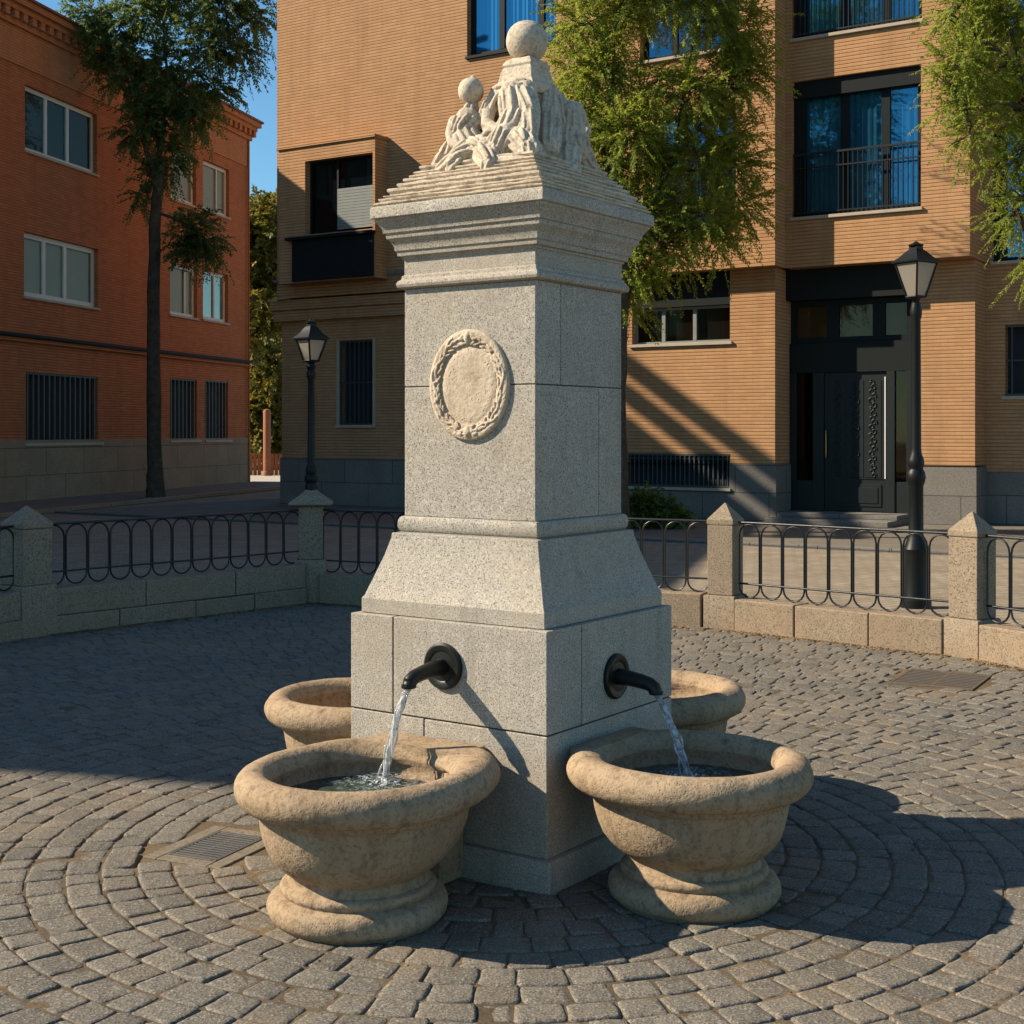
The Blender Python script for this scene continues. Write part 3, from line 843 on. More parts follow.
def setts():
    rows = []
    r = .40; ri = 0
    while r < 9.6:
        dr = .128 + rng.uniform(-.005, .005)
        n = max(8, int(2*math.pi*(r+dr/2)/.134))
        edges = np.sort(np.linspace(0, 2*np.pi, n, endpoint=False) + rng.uniform(-.2, .2, n)*(2*np.pi/n)) + ri*1.7
        nxt = np.append(edges[1:], edges[0]+2*np.pi)
        rows.append(np.stack([np.full(n, r), np.full(n, r+dr), edges, nxt], 1))
        r += dr; ri += 1
    S = np.concatenate(rows)
    am = (S[:, 2]+S[:, 3])/2; rm = (S[:, 0]+S[:, 1])/2
    x = CX+rm*np.cos(am); y = CY+rm*np.sin(am)
    keep = inside(inner, x, y) & (y > .8)
    # leave out setts under the drains
    for (dx, dy, a, hx, hy) in DRAINS:
        lx = (x-dx)*math.cos(a)+(y-dy)*math.sin(a); ly = -(x-dx)*math.sin(a)+(y-dy)*math.cos(a)
        keep &= ~((abs(lx) < hx+.03) & (abs(ly) < hy+.03))
    S = S[keep]; N = len(S)
    G = 7
    u = np.linspace(-1, 1, G); U, V = np.meshgrid(u, u); U = U.ravel(); V = V.ravel()
    # push samples to the edges so the arris is crisp
    U2 = np.sign(U)*np.abs(U)**.32; V2 = np.sign(V)*np.abs(V)**.32
    gap = .0016
    r0 = S[:, 0:1]+gap+rng.uniform(-.001, .0035, (N, 1)); r1 = S[:, 1:2]-gap+rng.uniform(-.0035, .001, (N, 1))
    rm = (r0+r1)/2
    da = gap/rm
    a0 = S[:, 2:3]+da+rng.uniform(-.001, .003, (N, 1))/rm; a1 = S[:, 3:4]-da+rng.uniform(-.003, .001, (N, 1))/rm
    # rounded corners
    q = np.maximum(np.abs(U2), np.abs(V2)); s4 = (np.abs(U2)**9+np.abs(V2)**9)**(1/9)
    k = np.where(s4 > 1e-6, q/np.maximum(s4, 1e-6), 1)
    UU = U2*k; VV = V2*k
    skew = rng.uniform(-.06, .06, (N, 2))
    jr = rng.normal(0, .016, (N, G*G)); ja = rng.normal(0, .016, (N, G*G))
    rr = r0+(r1-r0)*(.5+.5*(UU[None]+skew[:, :1]*VV[None]+jr))
    aa = a0+(a1-a0)*(.5+.5*(VV[None]+skew[:, 1:]*UU[None]+ja))
    z = -.0012*(q**2)[None] - .0036*(q**24)[None]
    tilt = rng.normal(0, .0017, (N, 2)); hgt = rng.normal(0, .0016, (N, 1))
    z = z + hgt + tilt[:, :1]*UU[None]+tilt[:, 1:]*VV[None] + rng.normal(0, .0012, (N, G*G))
    X = CX+rr*np.cos(aa); Y = CY+rr*np.sin(aa)
    top = np.stack([X, Y, z], 2)
    # skirt ring
    idx = np.arange(G*G).reshape(G, G)
    ringi = np.concatenate([idx[0, :-1], idx[:-1, -1], idx[-1, :0:-1], idx[:0:-1, 0]])
    sk = top[:, ringi].copy(); sk[:, :, 2] = -.03
    P = np.concatenate([top, sk], 1); nv = G*G+len(ringi)
    f = []
    for i in range(G-1):
        for j in range(G-1): f.append((idx[i, j], idx[i, j+1], idx[i+1, j+1], idx[i+1, j]))
    m = len(ringi)
    for i in range(m): f.append((ringi[(i+1) % m], ringi[i], G*G+i, G*G+(i+1) % m))
    f = np.array(f)
    faces = (f[None]+(np.arange(N)*nv)[:, None, None]).reshape(-1, 4)
    o = np_mesh('plaza_paving', P.reshape(-1, 3), faces, M['sett'], None, True)
    tag(o, 'grey stone setts laid in rings round the fountain', None, None, 'structure')

DR1 = (at(217, 846, 1).x, 0)
def gpt(px, py): Y = F*CAMH/(py-HZ); return ((px-512)/F*Y, Y)
d1 = gpt(216, 847); d2 = gpt(940, 679)
DRAINS = [(-1.14, 5.34, R(66), .225, .175), (2.78, 8.95, R(60), .30, .26)]
setts()

def drain(spec, label, nb, conc):
    gm = M['grate_grey'] if conc else M['grate']
    x, y, a, hx, hy = spec
    t = empty('drain_grate', (x, y, 0), a); tag(t, label, 'drain')
    if conc:
        m = MB()
        m.box(-hx, hx, -hy, -hy+.06, -.03, .001); m.box(-hx, hx, hy-.06, hy, -.03, .001)
        m.box(-hx, -hx+.06, -hy+.061, hy-.061, -.03, .001); m.box(hx-.06, hx, -hy+.061, hy-.061, -.03, .001)
        m.build('concrete_surround', M['concrete'], t, bevel=.004)
        hx -= .062; hy -= .062
    m = MB(); fr = .018
    m.box(-hx, hx, -hy, -hy+fr, -.03, .003); m.box(-hx, hx, hy-fr, hy, -.03, .003)
    m.box(-hx, -hx+fr, -hy+fr+.0005, hy-fr-.0005, -.03, .003); m.box(hx-fr, hx, -hy+fr+.0005, hy-fr-.0005, -.03, .003)
    m.build('frame', gm, t, bevel=.002)
    m = MB(); n = nb
    wx = 2*(hx-fr)/n
    for i in range(n):
        xa = -hx+fr+wx*(i+.22); m.box(xa, xa+wx*(.50 if conc else .42), -hy+fr, hy-fr, -.005, .0026)
    m.box(-hx+fr, hx-fr, -.008, .008, -.0048, .0016)
    m.build('bars', gm, t, bevel=.0015)
    MB().box(-hx+fr, hx-fr, -hy+fr, hy-fr, -.007, .0003).build('pit', M['interior'], t)  # black plate painting the dark of the pit under the bars
drain(DRAINS[0], 'small iron drain grate set in concrete beside the front basin', 12, True)
drain(DRAINS[1], 'rusty iron drain grate in the setts near the railing', 10, False)

# pavements along the two buildings are added with them below

# ================================================================== RAILING ENCLOSURE
POST_H = [1.0, 1.02, .99, 1.02, 1.03, 1.0]
plabels = ['granite railing post at the left edge of the square', 'broad granite railing post with pyramid top at far left in shade',
           'granite railing post with wide cap that carries the small street lamp', 'sunlit granite railing post just right of the fountain',
           'sunlit granite railing post beside the tall street lamp', 'granite railing post at the right edge of the square']
def stone_post(i):
    x, y = POSTS[i]
    if i == 0: dx, dy = POSTS[1][0]-x, POSTS[1][1]-y
    elif i == 5: dx, dy = x-POSTS[4][0], y-POSTS[4][1]
    else: dx, dy = POSTS[i+1][0]-POSTS[i-1][0], POSTS[i+1][1]-POSTS[i-1][1]
    t = empty('stone_post', (x, y, 0), math.atan2(dy, dx)); tag(t, plabels[i], 'stone post', 'granite posts of the railing')
    w_ = (.135, .138, .125, .112, .118, .118)[i]
    hb = .27 if i >= 3 else .40
    H_ = POST_H[i]
    MB().sqlathe([(w_+.025, -.03), (w_+.025, hb-.01), (w_+.018, hb)]).build('base', M['tan_granite'], t, bevel=.008)
    if i == 2:
        MB().sqlathe([(w_-.01, hb+.001), (w_-.01, H_-.09)]).build('shaft', M['tan_granite'], t, bevel=.008)
        MB().sqlathe([(w_+.03, H_-.089), (w_+.075, H_-.075), (w_+.075, H_-.055), (.07, H_+.04), (.05, H_+.065)]).build('cap', M['tan_granite'], t, bevel=.006)
    else:
        MB().sqlathe([(w_, hb+.001), (w_, H_-.18)]).build('shaft', M['tan_granite'], t, bevel=.008)
        MB().sqlathe([(w_-.004, H_-.179), (w_+.004, H_-.172), (w_+.004, H_-.135), (.006, H_)]).build('cap', M['tan_granite'], t, bevel=.006)
    return t
for i in range(6): stone_post(i)

hoop_cache = {}
def hoop_mesh(wd, zb, zt, parent):
    r = wd/2; pts = []
    for a in np.linspace(0, math.pi, 9): pts.append((r*math.cos(a), 0, zt-r+r*math.sin(a)))
    for a in np.linspace(math.pi, 2*math.pi, 9): pts.append((r*math.cos(a), 0, zb+r*.9+r*.9*math.sin(a)))
    return MB().tube(pts, .0075, 6, closed=True).build('hoop', M['iron'], parent, smooth=60)

rl = ['iron hoop railing at the left edge of the square', 'long iron hoop railing in shade on the left side', 'iron hoop railing that passes behind the fountain pillar',
      'sunlit iron hoop railing in front of the tall street lamp', 'short piece of iron hoop railing at the right edge']
kl = ['granite kerb wall at the left edge of the square', 'shaded granite kerb wall of two courses under the left railing', 'granite kerb wall that passes behind the fountain pillar',
      'sunlit granite kerb wall between the two right posts', 'granite kerb wall at the right edge of the square']
for i in range(5):
    (x0, y0), (x1, y1) = POSTS[i], POSTS[i+1]
    Ln = math.hypot(x1-x0, y1-y0); a = math.atan2(y1-y0, x1-x0)
    left = i <= 1
    kh = .36 if left else (.27 if i == 2 else .25)
    # kerb wall of dressed stones
    t = empty('kerb_wall', (x0, y0, 0), a); tag(t, kl[i], 'kerb wall', 'kerb walls under the railing')
    m = MB(); rnd = random.Random(i)
    s = .165; e = Ln-.165
    courses = [(-.03, .14, .135, .62), (.143, kh, .125, .78)] if left else [(-.03, kh, .125, .62)]
    for (za, zb, hw_, ln_) in courses:
        n = max(1, round((e-s)/ln_)); cuts = [s] + sorted(s+(e-s)*(k+rnd.uniform(-.12, .12))/n for k in range(1, n)) + [e]
        for k in range(n):
            j = rnd.uniform(-.005, .005)
            m.box(cuts[k]+.004, cuts[k+1]-.004, -hw_+j, hw_+j, za, zb+rnd.uniform(-.004, .004))
    m.build('stones', M['tan_granite'], t, bevel=.012, seg=3)
    m = MB().box(s+.01, e-.01, -.10, .10, 0, kh-.02); m.build('mortar', M['mortar'], t)
    # railing
    t = empty('iron_railing', (x0, y0, 0), a); tag(t, rl[i], 'railing', 'iron railings between the posts')
    zt = .865; zb = kh+.10; s = .13; e = Ln-.13
    MB().tube([(s, 0, zt), (e, 0, zt)], .0105, 8).build('top_rail', M['iron'], t, smooth=60)
    MB().tube([(s, 0, zb+.02), (e, 0, zb+.02)], .0085, 8).build('bottom_rail', M['iron'], t, smooth=60)
    n = max(2, round((e-s)/.205)); wd = (e-s)/n
    first = None
    for k in range(n):
        if first is None: first = hp = hoop_mesh(wd-.017, kh+.012, zt-.012, t)
        else:
            hp = first.copy(); COL.objects.link(hp); hp.parent = t
        hp.location = (s+wd*(k+.5), 0, 0)

def litter():
    g_ = np.random.default_rng(9); P = []; S_ = []
    for i in range(1, 5):
        (x0, y0), (x1, y1) = POSTS[i], POSTS[i+1]
        Ln = math.hypot(x1-x0, y1-y0); ux, uy = (x1-x0)/Ln, (y1-y0)/Ln; nx, ny = uy, -ux
        n = int(Ln*520); tt = g_.uniform(.1, Ln-.1, n); dd = .135+np.abs(g_.normal(0, .05, n))*(.6+.7*np.sin(tt*3.1)**2)
        P.append(np.stack([x0+ux*tt+nx*dd, y0+uy*tt+ny*dd], 1)); S_.append(g_.uniform(.005, .017, n))
    n = 420; a = g_.uniform(0, 6.28, n); r_ = g_.uniform(.9, 4.5, n)
    P.append(np.stack([CX+r_*np.cos(a), CY+r_*np.sin(a)], 1)); S_.append(g_.uniform(.004, .010, n))
    P = np.concatenate(P); S_ = np.concatenate(S_)[:, None]; n = len(P)
    a = g_.uniform(0, 6.28, n)[:, None]; z = g_.uniform(.001, .006, (n, 1))
    c = np.concatenate([P, z], 1); u = np.concatenate([np.cos(a), np.sin(a), g_.normal(0, .25, (n, 1))], 1)*S_; v = np.concatenate([-np.sin(a), np.cos(a), g_.normal(0, .25, (n, 1))], 1)*S_*.55
    V = np.stack([c-u, c-v, c+u, c+v], 1).reshape(-1, 3)
    o = np_mesh('dry_litter', V, np.arange(len(V)).reshape(-1, 4), M['litter'])
    tag(o, 'dry sandy leaf litter along the foot of the kerb wall', None, None, 'stuff')
litter()

# ================================================================== STREET LAMPS
def lantern(t, z0, hb, ht, hh, rot):
    """four sided lantern: glass, frame, hipped roof"""
    ca, sa = math.cos(rot), math.sin(rot)
    def q(h, z): return [(h*(ca*x-sa*y), h*(sa*x+ca*y), z) for x, y in ((-1, -1), (1, -1), (1, 1), (-1, 1))]
    ln = MB()
    b0, b1 = q(hb, z0), q(ht, z0+hh)
    for k in range(4): ln.tube([b0[k], b1[k]], .010, 6)
    for k in range(4):
        ln.tube([b0[k], b0[(k+1) % 4]], .011, 6); ln.tube([b1[k], b1[(k+1) % 4]], .012, 6)
    root = ln.build('lantern', M['lamp_iron'], t, smooth=50)
    gl = MB(); i0, i1 = q(hb-.004, z0+.004), q(ht-.004, z0+hh-.004)
    gl.add(i0+i1, [(0,1,5,4), (1,2,6,5), (2,3,7,6), (3,0,4,7), (3,2,1,0)]).build('glass', M['lamp_glass'], root)
    rf = MB(); vs = []; lv = [(ht+.022, hh-.002), (ht+.024, hh+.012), (ht*.80, hh+.055), (ht*.50, hh+.105), (ht*.34, hh+.125), (ht*.34, hh+.15)]
    for (h_, dz) in lv: vs += q(h_, z0+dz)
    fs = [(4*i+k, 4*i+(k+1) % 4, 4*i+4+(k+1) % 4, 4*i+4+k) for i in range(len(lv)-1) for k in range(4)] + [(3,2,1,0), tuple(range(4*len(lv)-4, 4*len(lv)))]
    rf.add(vs, fs)
    zt = z0+hh+.15
    rf.lathe([(ht*.30, zt), (ht*.5, zt+.005), (ht*.52, zt+.02), (ht*.25, zt+.03), (ht*.12, zt+.045), (.004, zt+.05)], 16)
    rf.build('roof', M['lamp_iron'], root, smooth=30)
    cr = MB().lathe([(.028, z0-.10), (.03, z0-.07), (hb*.55, z0-.035), (hb*.62, z0-.03), (hb*.9, z0-.004)], 16)
    cr.build('cradle', M['lamp_iron'], root, smooth=40)

Yl = 12.75; kz = Yl/F
zz = lambda y: CAMH + (HZ-y)*kz
lp = empty('street_lamp', ((916-512)/F*Yl, Yl, 0)); tag(lp, 'tall black street lamp standing on the ground behind the right railing', 'street lamp', 'street lamps')
MB().lathe([(0.139, -.02), (0.139, .05), (0.113, .07), (0.105, .10), (0.102, .46), (0.108, .50), (0.113, .52), (0.097, .56), (0.084, .60), (0.076, .63)], 28).build('base', M['lamp_iron'], lp, smooth=35)
MB().lathe([(0.074, .63), (0.067, .66), (0.066, zz(486)), (0.080, zz(482)), (0.088, zz(477)), (0.080, zz(472)), (0.063, zz(469)), (0.076, zz(464)), (0.071, zz(459)), (0.052, zz(454)), (0.047, zz(448)), (0.042, zz(320)), (0.052, zz(316)), (0.055, zz(311)), (0.046, zz(306)), (0.042, zz(303))], 28).build('post', M['lamp_iron'], lp, smooth=35)
lantern(lp, zz(297)+.0, .060, .132, .315, R(32))
for s_ in ():
    pass
Y2 = POSTS[2][1]; k2 = Y2/F; z2 = lambda y: CAMH+(HZ-y)*k2
lp2 = empty('street_lamp', (POSTS[2][0], Y2, POST_H[2]+.06)); tag(lp2, 'short black street lamp mounted on top of a granite railing post', 'street lamp', 'street lamps')
o2 = POST_H[2]+.06
MB().lathe([(.06, 0), (.062, z2(487)-o2), (.05, z2(483)-o2), (.064, z2(480)-o2), (.064, z2(477)-o2), (.046, z2(474)-o2), (.056, z2(471)-o2), (.05, z2(468)-o2), (.036, z2(464)-o2), (.030, z2(380)-o2), (.042, z2(377)-o2), (.044, z2(373)-o2), (.034, z2(370)-o2), (.045, z2(367)-o2), (.036, z2(364)-o2), (.03, z2(362)-o2)], 20).build('post', M['lamp_iron'], lp2, smooth=35)
lantern(lp2, z2(361)-o2, .050, .102, .205, R(45))

# ================================================================== BUILDINGS
def wall_panel(m, x0, x1, z0, z1, y, holes, depth):
    """front at y with rectangular openings and their reveals, no overlapping faces"""
    xs = sorted({x0, x1} | {v for h_ in holes for v in h_[:2] if x0 < v < x1}); zs_ = sorted({z0, z1} | {v for h_ in holes for v in h_[2:4] if z0 < v < z1})
    def hole(x, z): return any(a < x < b_ and c < z < d_ for a, b_, c, d_ in holes)
    for i in range(len(xs)-1):
        for j in range(len(zs_)-1):
            cx, cz = (xs[i]+xs[i+1])/2, (zs_[j]+zs_[j+1])/2
            if not hole(cx, cz):
                m.quad((xs[i], y, zs_[j]), (xs[i+1], y, zs_[j]), (xs[i+1], y, zs_[j+1]), (xs[i], y, zs_[j+1]))
    for a, b_, c, d_ in holes:
        a_, b2_, c_, d2_ = max(a, x0), min(b_, x1), max(c, z0), min(d_, z1)
        m.quad((a_, y, c_), (a_, y+depth, c_), (a_, y+depth, d2_), (a_, y, d2_))
        m.quad((b2_, y, c_), (b2_, y, d2_), (b2_, y+depth, d2_), (b2_, y+depth, c_))
        m.quad((a_, y, d2_), (a_, y+depth, d2_), (b2_, y+depth, d2_), (b2_, y, d2_))
        m.quad((a_, y, c_), (b2_, y, c_), (b2_, y+depth, c_), (a_, y+depth, c_))

def window(parent, rc, y, nl, fmat, pmat, back, depth=.22, fw=.06, splits=None, mull=None, sill=True, shutter=0, name='window', smat=None, curtain=False, over=.06):
    """frame with lights, pane, interior layer and sill in an opening of a wall whose front is at y"""
    x0, x1, z0, z1 = rc; yf = y+depth*.55
    m = MB()
    e = .004
    m.box(x0+e, x1-e, yf, yf+.06, z0+e, z0+fw); m.box(x0+e, x1-e, yf, yf+.06, z1-fw, z1-e)
    m.box(x0+e, x0+fw, yf, yf+.06, z0+fw, z1-fw); m.box(x1-fw, x1-e, yf, yf+.06, z0+fw, z1-fw)
    mw = mull or fw*.9
    cuts = splits or [i/nl for i in range(1, nl)]
    for c in cuts:
        xc = x0+(x1-x0)*c; m.box(xc-mw/2, xc+mw/2, yf-.004, yf+.056, z0+fw, z1-fw)
    fr = m.build(name, fmat, parent)
    MB().quad((x0+fw*.5, yf+.034, z0+fw*.5), (x1-fw*.5, yf+.034, z0+fw*.5), (x1-fw*.5, yf+.034, z1-fw*.5), (x0+fw*.5, yf+.034, z1-fw*.5)).build('pane', pmat, fr)
    yb = y+depth-.012
    MB().box(x0+.01, x1-.01, yb, yb+.01, z0+.01, z1-.01).build('interior', back, fr)
    if curtain:
        c = MB(); k = 60; pts = []
        xa, xb = x0+fw, x1-fw
        for i in range(k+1):
            xx = xa+(xb-xa)*i/k; pts.append((xx, yb-.035+.018*math.sin(i*1.9)+.008*math.sin(i*.77)))
        vs = [(px_, py_, zq) for (px_, py_) in pts for zq in (z0+fw, z1-fw)]
        c.add(vs, [(2*i, 2*i+2, 2*i+3, 2*i+1) for i in range(k)]); c.build('curtain', M['curtain'], fr, smooth=60)
    if shutter:
        zs2 = z1-(z1-z0)*shutter
        s_ = MB(); n = max(3, int((z1-zs2)/.06)); hh = (z1-fw-zs2)/n
        for i in range(n): s_.box(x0+fw, x1-fw, yf+.062+.004*(i % 2), yf+.075, zs2+hh*i+.003, zs2+hh*(i+1)-.003)
        s_.build('roller_shutter', M['blind'], fr)
    if sill:
        MB().box(x0-over, x1+over, y-.05, y+depth*.5, z0-.055, z0+.002).build('sill', smat or M['sill'], fr, bevel=.006)
    return fr

def grille(parent, rc, y, nb, depth=.2, name='window_grille', thick=.011, mids=(.5,), frame=True):
    x0, x1, z0, z1 = rc
    m = MB()
    if frame:
        m.box(x0+.005, x1-.005, y+.02, y+.05, z0+.005, z0+.04); m.box(x0+.005, x1-.005, y+.02, y+.05, z1-.04, z1-.005)
    for i in range(nb):
        xc = x0+(x1-x0)*(i+.5)/nb; m.box(xc-thick, xc+thick, y+.025, y+.045, z0+.04, z1-.04)
    for k in mids:
        zc = z0+(z1-z0)*k; m.box(x0+.005, x1-.005, y+.047, y+.060, zc-.012, zc+.012)
    o = m.build(name, M['grille_paint'], parent)
    MB().box(x0+.01, x1-.01, y+depth-.015, y+depth-.005, z0+.01, z1-.01).build('interior', M['interior'], o)
    return o

# ---------------- the tan brick building behind the fountain
AE = math.atan2(-.5337, .8457)
FB = Frame(-4.65, 30.3, AE)
bd = empty('apartment_building', (-4.65, 30.3, 0), AE)
tag(bd, 'tan brick apartment building with dark entrance behind the fountain', 'building')
def rect(pl, pr, yt, yb, y, ref='l'):
    """opening from its left and right pixel columns and the rows of its top and bottom at one side"""
    xa, zt = FB.onY(pl, yt, y); xb, zt2 = FB.onY(pr, yt, y)
    za = FB.onY(pl if ref == 'l' else pr, yb, y)[1]; zt = zt if ref == 'l' else zt2
    return (xa, xb, za, zt)
TOP = 16.5
ZU = 4.55                                    # underside of the upper storeys
XL = FB.onY(277, 300, 0)[0]
XP = FB.onY(775, 300, 0)[0]                  # right end of the main front
# openings
U1 = rect(467, 556, -34, 57, 0); U2 = rect(640, 736, -34, 62, 0); U3 = rect(655, 735, 118, 232, 0)
m = MB()
holes = [U1, U2, U3]
wall_panel(m, XL, XP, ZU, TOP, 0, holes, .26)
m.quad((XL, 0, ZU), (XL, 0, TOP), (XL, 11, TOP), (XL, 11, ZU))
m.quad((XP, 0, ZU), (XP, .55, ZU), (XP, .55, TOP), (XP, 0, TOP))
m.quad((XL, 0, ZU), (XP, 0, ZU), (XP, .55, ZU), (XL, .55, ZU))
m.quad((XL, 11, 0), (XL, 11, TOP), (26, 11, TOP), (26, 11, 0))
# bay set back between the piers
YB = .5
XB1 = FB.onY(970, 200, YB)[0]
B0 = rect(783, 922, -60, 41, YB); B1 = rect(781, 921, 84, 219, YB)
B0 = (XP+.12, B0[1], B0[2], B0[3]); B1 = (XP+.12, B1[1], B1[2], B1[3])
ZB = FB.onY(970, 259, YB)[1]; ZB = 4.55
wall_panel(m, XP, XB1, ZB, TOP, YB, [B0, B1], .30)
m.quad((XB1, YB, ZB), (XB1, 2.0, ZB), (XB1, 2.0, TOP), (XB1, YB, TOP))
m.quad((XP, YB, ZB), (XB1, YB, ZB), (XB1, 2.0, ZB), (XP, 2.0, ZB))
# wing on the right
YW = 1.7
XE = 26.0
W1 = rect(1005, 1075, 325, 396, YW); W2 = rect(992, 1062, 128, 262, YW); W3 = rect(992, 1062, -90, 40, YW)
wall_panel(m, XB1-.9, XE, .9, TOP, YW, [W1, W2, W3], .25)
m.quad((XE, YW, 0), (XE, 11, 0), (XE, 11, TOP), (XE, YW, TOP))
m.build('wall', M['brick_a'], bd)
# ground floor front
YG = .30
XG0 = FB.onY(282, 400, YG)[0]
XG1 = FB.onY(775, 400, YG)[0]
ZG = 1.02
G1 = rect(338, 374, 341, 425, YG); G2 = rect(632, 730, 276, 345, YG); V1 = rect(628, 730, 453, 486, YG)
V1 = (V1[0], V1[1], max(V1[2], .05), V1[3])
m = MB()
wall_panel(m, XG0, XG1, ZG, ZU, YG, [G1, G2, V1], .24)
m.quad((XG0, YG, ZG), (XG0, YG, ZU), (XG0, 11, ZU), (XG0, 11, ZG))
m.quad((XG1, YG, ZG), (XG1, 1.4, ZG), (XG1, 1.4, ZU), (XG1, YG, ZU))
YP = 1.0
XQ0 = FB.onY(912, 400, YP)[0]; XQ1 = FB.onY(975, 400, YP)[0]
wall_panel(m, XQ0, XQ1, ZG, ZU, YP, [], .1)
m.quad((XQ0, YP, ZG), (XQ0, 2.2, ZG), (XQ0, 2.2, ZU), (XQ0, YP, ZU))
m.quad((XQ1, YP, ZG), (XQ1, YW, ZG), (XQ1, YW, ZU), (XQ1, YP, ZU))
m.build('lower_wall', M['brick_a'], bd)
m = MB()
hv = [V1]
wall_panel(m, XG0-.03, XG1+.03, -.05, ZG, YG-.03, hv, .24)
m.quad((XG0-.03, YG-.03, -.05), (XG0-.03, YG-.03, ZG), (XG0-.03, 11, ZG), (XG0-.03, 11, -.05))
m.quad((XG1+.03, YG-.03, -.05), (XG1+.03, 2.2, -.05), (XG1+.03, 2.2, ZG), (XG1+.03, YG-.03, ZG))
m.quad((XG0-.03, YG-.03, ZG), (XG1+.03, YG-.03, ZG), (XG1+.03, YG, ZG), (XG0-.03, YG, ZG))
wall_panel(m, XQ0-.03, XQ1+.03, -.05, ZG-.02, YP-.03, [], .2)
m.quad((XQ0-.03, YP-.03, -.05), (XQ0-.03, 2.2, -.05), (XQ0-.03, 2.2, ZG-.02), (XQ0-.03, YP-.03, ZG-.02))
m.quad((XQ1+.03, YP-.03, -.05), (XQ1+.03, YW, -.05), (XQ1+.03, YW, ZG-.02), (XQ1+.03, YP-.03, ZG-.02))
wall_panel(m, XQ1+.02, XE, -.05, .9, YW-.03, [], .2)
m.build('granite_base', M['gran_a'], bd)
MB().box(XL-.2, XE+.2, -.25, 11.3, TOP, TOP+.35).build('roof', M['roof'], bd)
# bands under the upper storeys at the left
XBd = FB.onY(560, 300, 0)[0]
m = MB()
m.box(XG0-.10, XBd, YG-.17, YG+.002, 4.06, 4.30); m.box(XG0-.16, XBd, YG-.24, YG-.002, 4.302, 4.52)
m.build('string_course', M['brick_a'], bd, bevel=.01)
MB().box(XL-.09, XL+.26, -.06, .2, 4.53, 4.549).build('drip', M['sill'], bd)
MB().box(XL-.06, XBd, -.05, .03, ZU+.35, ZU+.42).build('drip_band', M['gran_a'], bd)
# box window standing proud at the left
YX = -.45
xr, ztop = FB.onY(375, 137, YX); xl_ = FB.onY(279, 150, YX)[0]
zwt = FB.onY(374, 152, YX)[1]; zwb = FB.onY(374, 228, YX)[1]; zpb = FB.onY(374, 277, YX)[1]
xw0 = FB.onY(305, 190, YX)[0]
XW = (xw0, xr-.06, zwb, zwt)
m = MB()
wall_panel(m, xl_, xr, zpb, ztop, YX, [XW], .30)
m.quad((xr, YX, zpb), (xr, -.001, zpb), (xr, -.001, ztop), (xr, YX, ztop)); m.quad((xl_, YX, zpb), (xl_, YX, ztop), (xl_, -.001, ztop), (xl_, -.001, zpb))
m.quad((xl_, YX, ztop), (xr, YX, ztop), (xr, -.001, ztop), (xl_, -.001, ztop)); m.quad((xl_, YX, zpb), (xl_, -.001, zpb), (xr, -.001, zpb), (xr, YX, zpb))
m.build('bay_box', M['brick_a'], bd)
MB().box(xl_-.05, xr+.03, YX-.04, .0-.002, ztop+.001, ztop+.07).build('bay_coping', M['brick_a'], bd, bevel=.01)
wd_ = window(bd, XW, YX, 2, M['dark_frame'], M['pane_shade'], M['blind_dark'], .30, .05, [.42], sill=False)
# shutter half closed on the right light
s_ = MB(); xm = XW[0]+(XW[1]-XW[0])*.42
for i in range(14): s_.box(xm+.04, XW[1]-.05, YX+.10, YX+.113, XW[2]+.06+.062*i, XW[2]+.116+.062*i)
s_.build('louvre', M['louvre'], wd_)
xp0 = FB.onY(292, 250, YX-.05)[0]
pb_ = MB().box(xp0, xr-.02, YX-.06, YX-.003, zpb+.02, zwb-.12).build('spandrel_panel', M['panel'], bd, bevel=.008)
MB().box(xp0-.12, xr+.02, YX-.16, YX-.002, zwb-.115, zwb-.05).build('bay_sill', M['dark_frame'], bd, bevel=.008)
# windows of the main front
window(bd, U1, 0, 3, M['dark_frame'], M['pane_blue'], M['blind_dark'], .26, .09, [.36, .80], .12, smat=M['dark_frame'], over=.02, curtain=True)
window(bd, U2, 0, 3, M['dark_frame'], M['pane_blue'], M['blind_dark'], .26, .09, None, .12, over=.02)
window(bd, U3, 0, 3, M['dark_frame'], M['pane_blue'], M['blind_dark'], .26, .09, None, .12, over=.02, curtain=True)
for bw in (B0, B1):
    wn = window(bd, bw, YB, 3, M['dark_frame'], M['pane_blue'], M['blind_dark'], .30, .10, [.40, .715], .15, over=.03, curtain=True)
    # dark strip painting the reveal's shade at the left end; railing across
    wl = bw[0]+(bw[1]-bw[0])*.10
    MB().box(bw[0]+.012, wl, YB+.10, YB+.15, bw[2]+.012, bw[3]-.012).build('reveal_shade_strip', M['panel'], wn)
    MB().box(bw[0]+.01, bw[1]-.01, YB+.06, YB+.12, bw[3]-.30, bw[3]-.006).build('shutter_box', M['panel'], wn)
    rg = MB(); zr = bw[2]+1.12 if bw is B1 else bw[2]+1.1
    rg.box(bw[0]+.02, bw[1]-.02, YB+.02, YB+.06, zr-.02, zr+.02); rg.box(bw[0]+.02, bw[1]-.02, YB+.02, YB+.05, zr-.26, zr-.235); rg.box(bw[0]+.02, bw[1]-.02, YB+.02, YB+.05, bw[2]+.06, bw[2]+.085)
    for i in range(26):
        xc = bw[0]+.06+(bw[1]-bw[0]-.12)*i/25; rg.box(xc-.007, xc+.007, YB+.028, YB+.042, bw[2]+.01, zr-.021)
    rg.build('balcony_rail', M['iron'], wn)
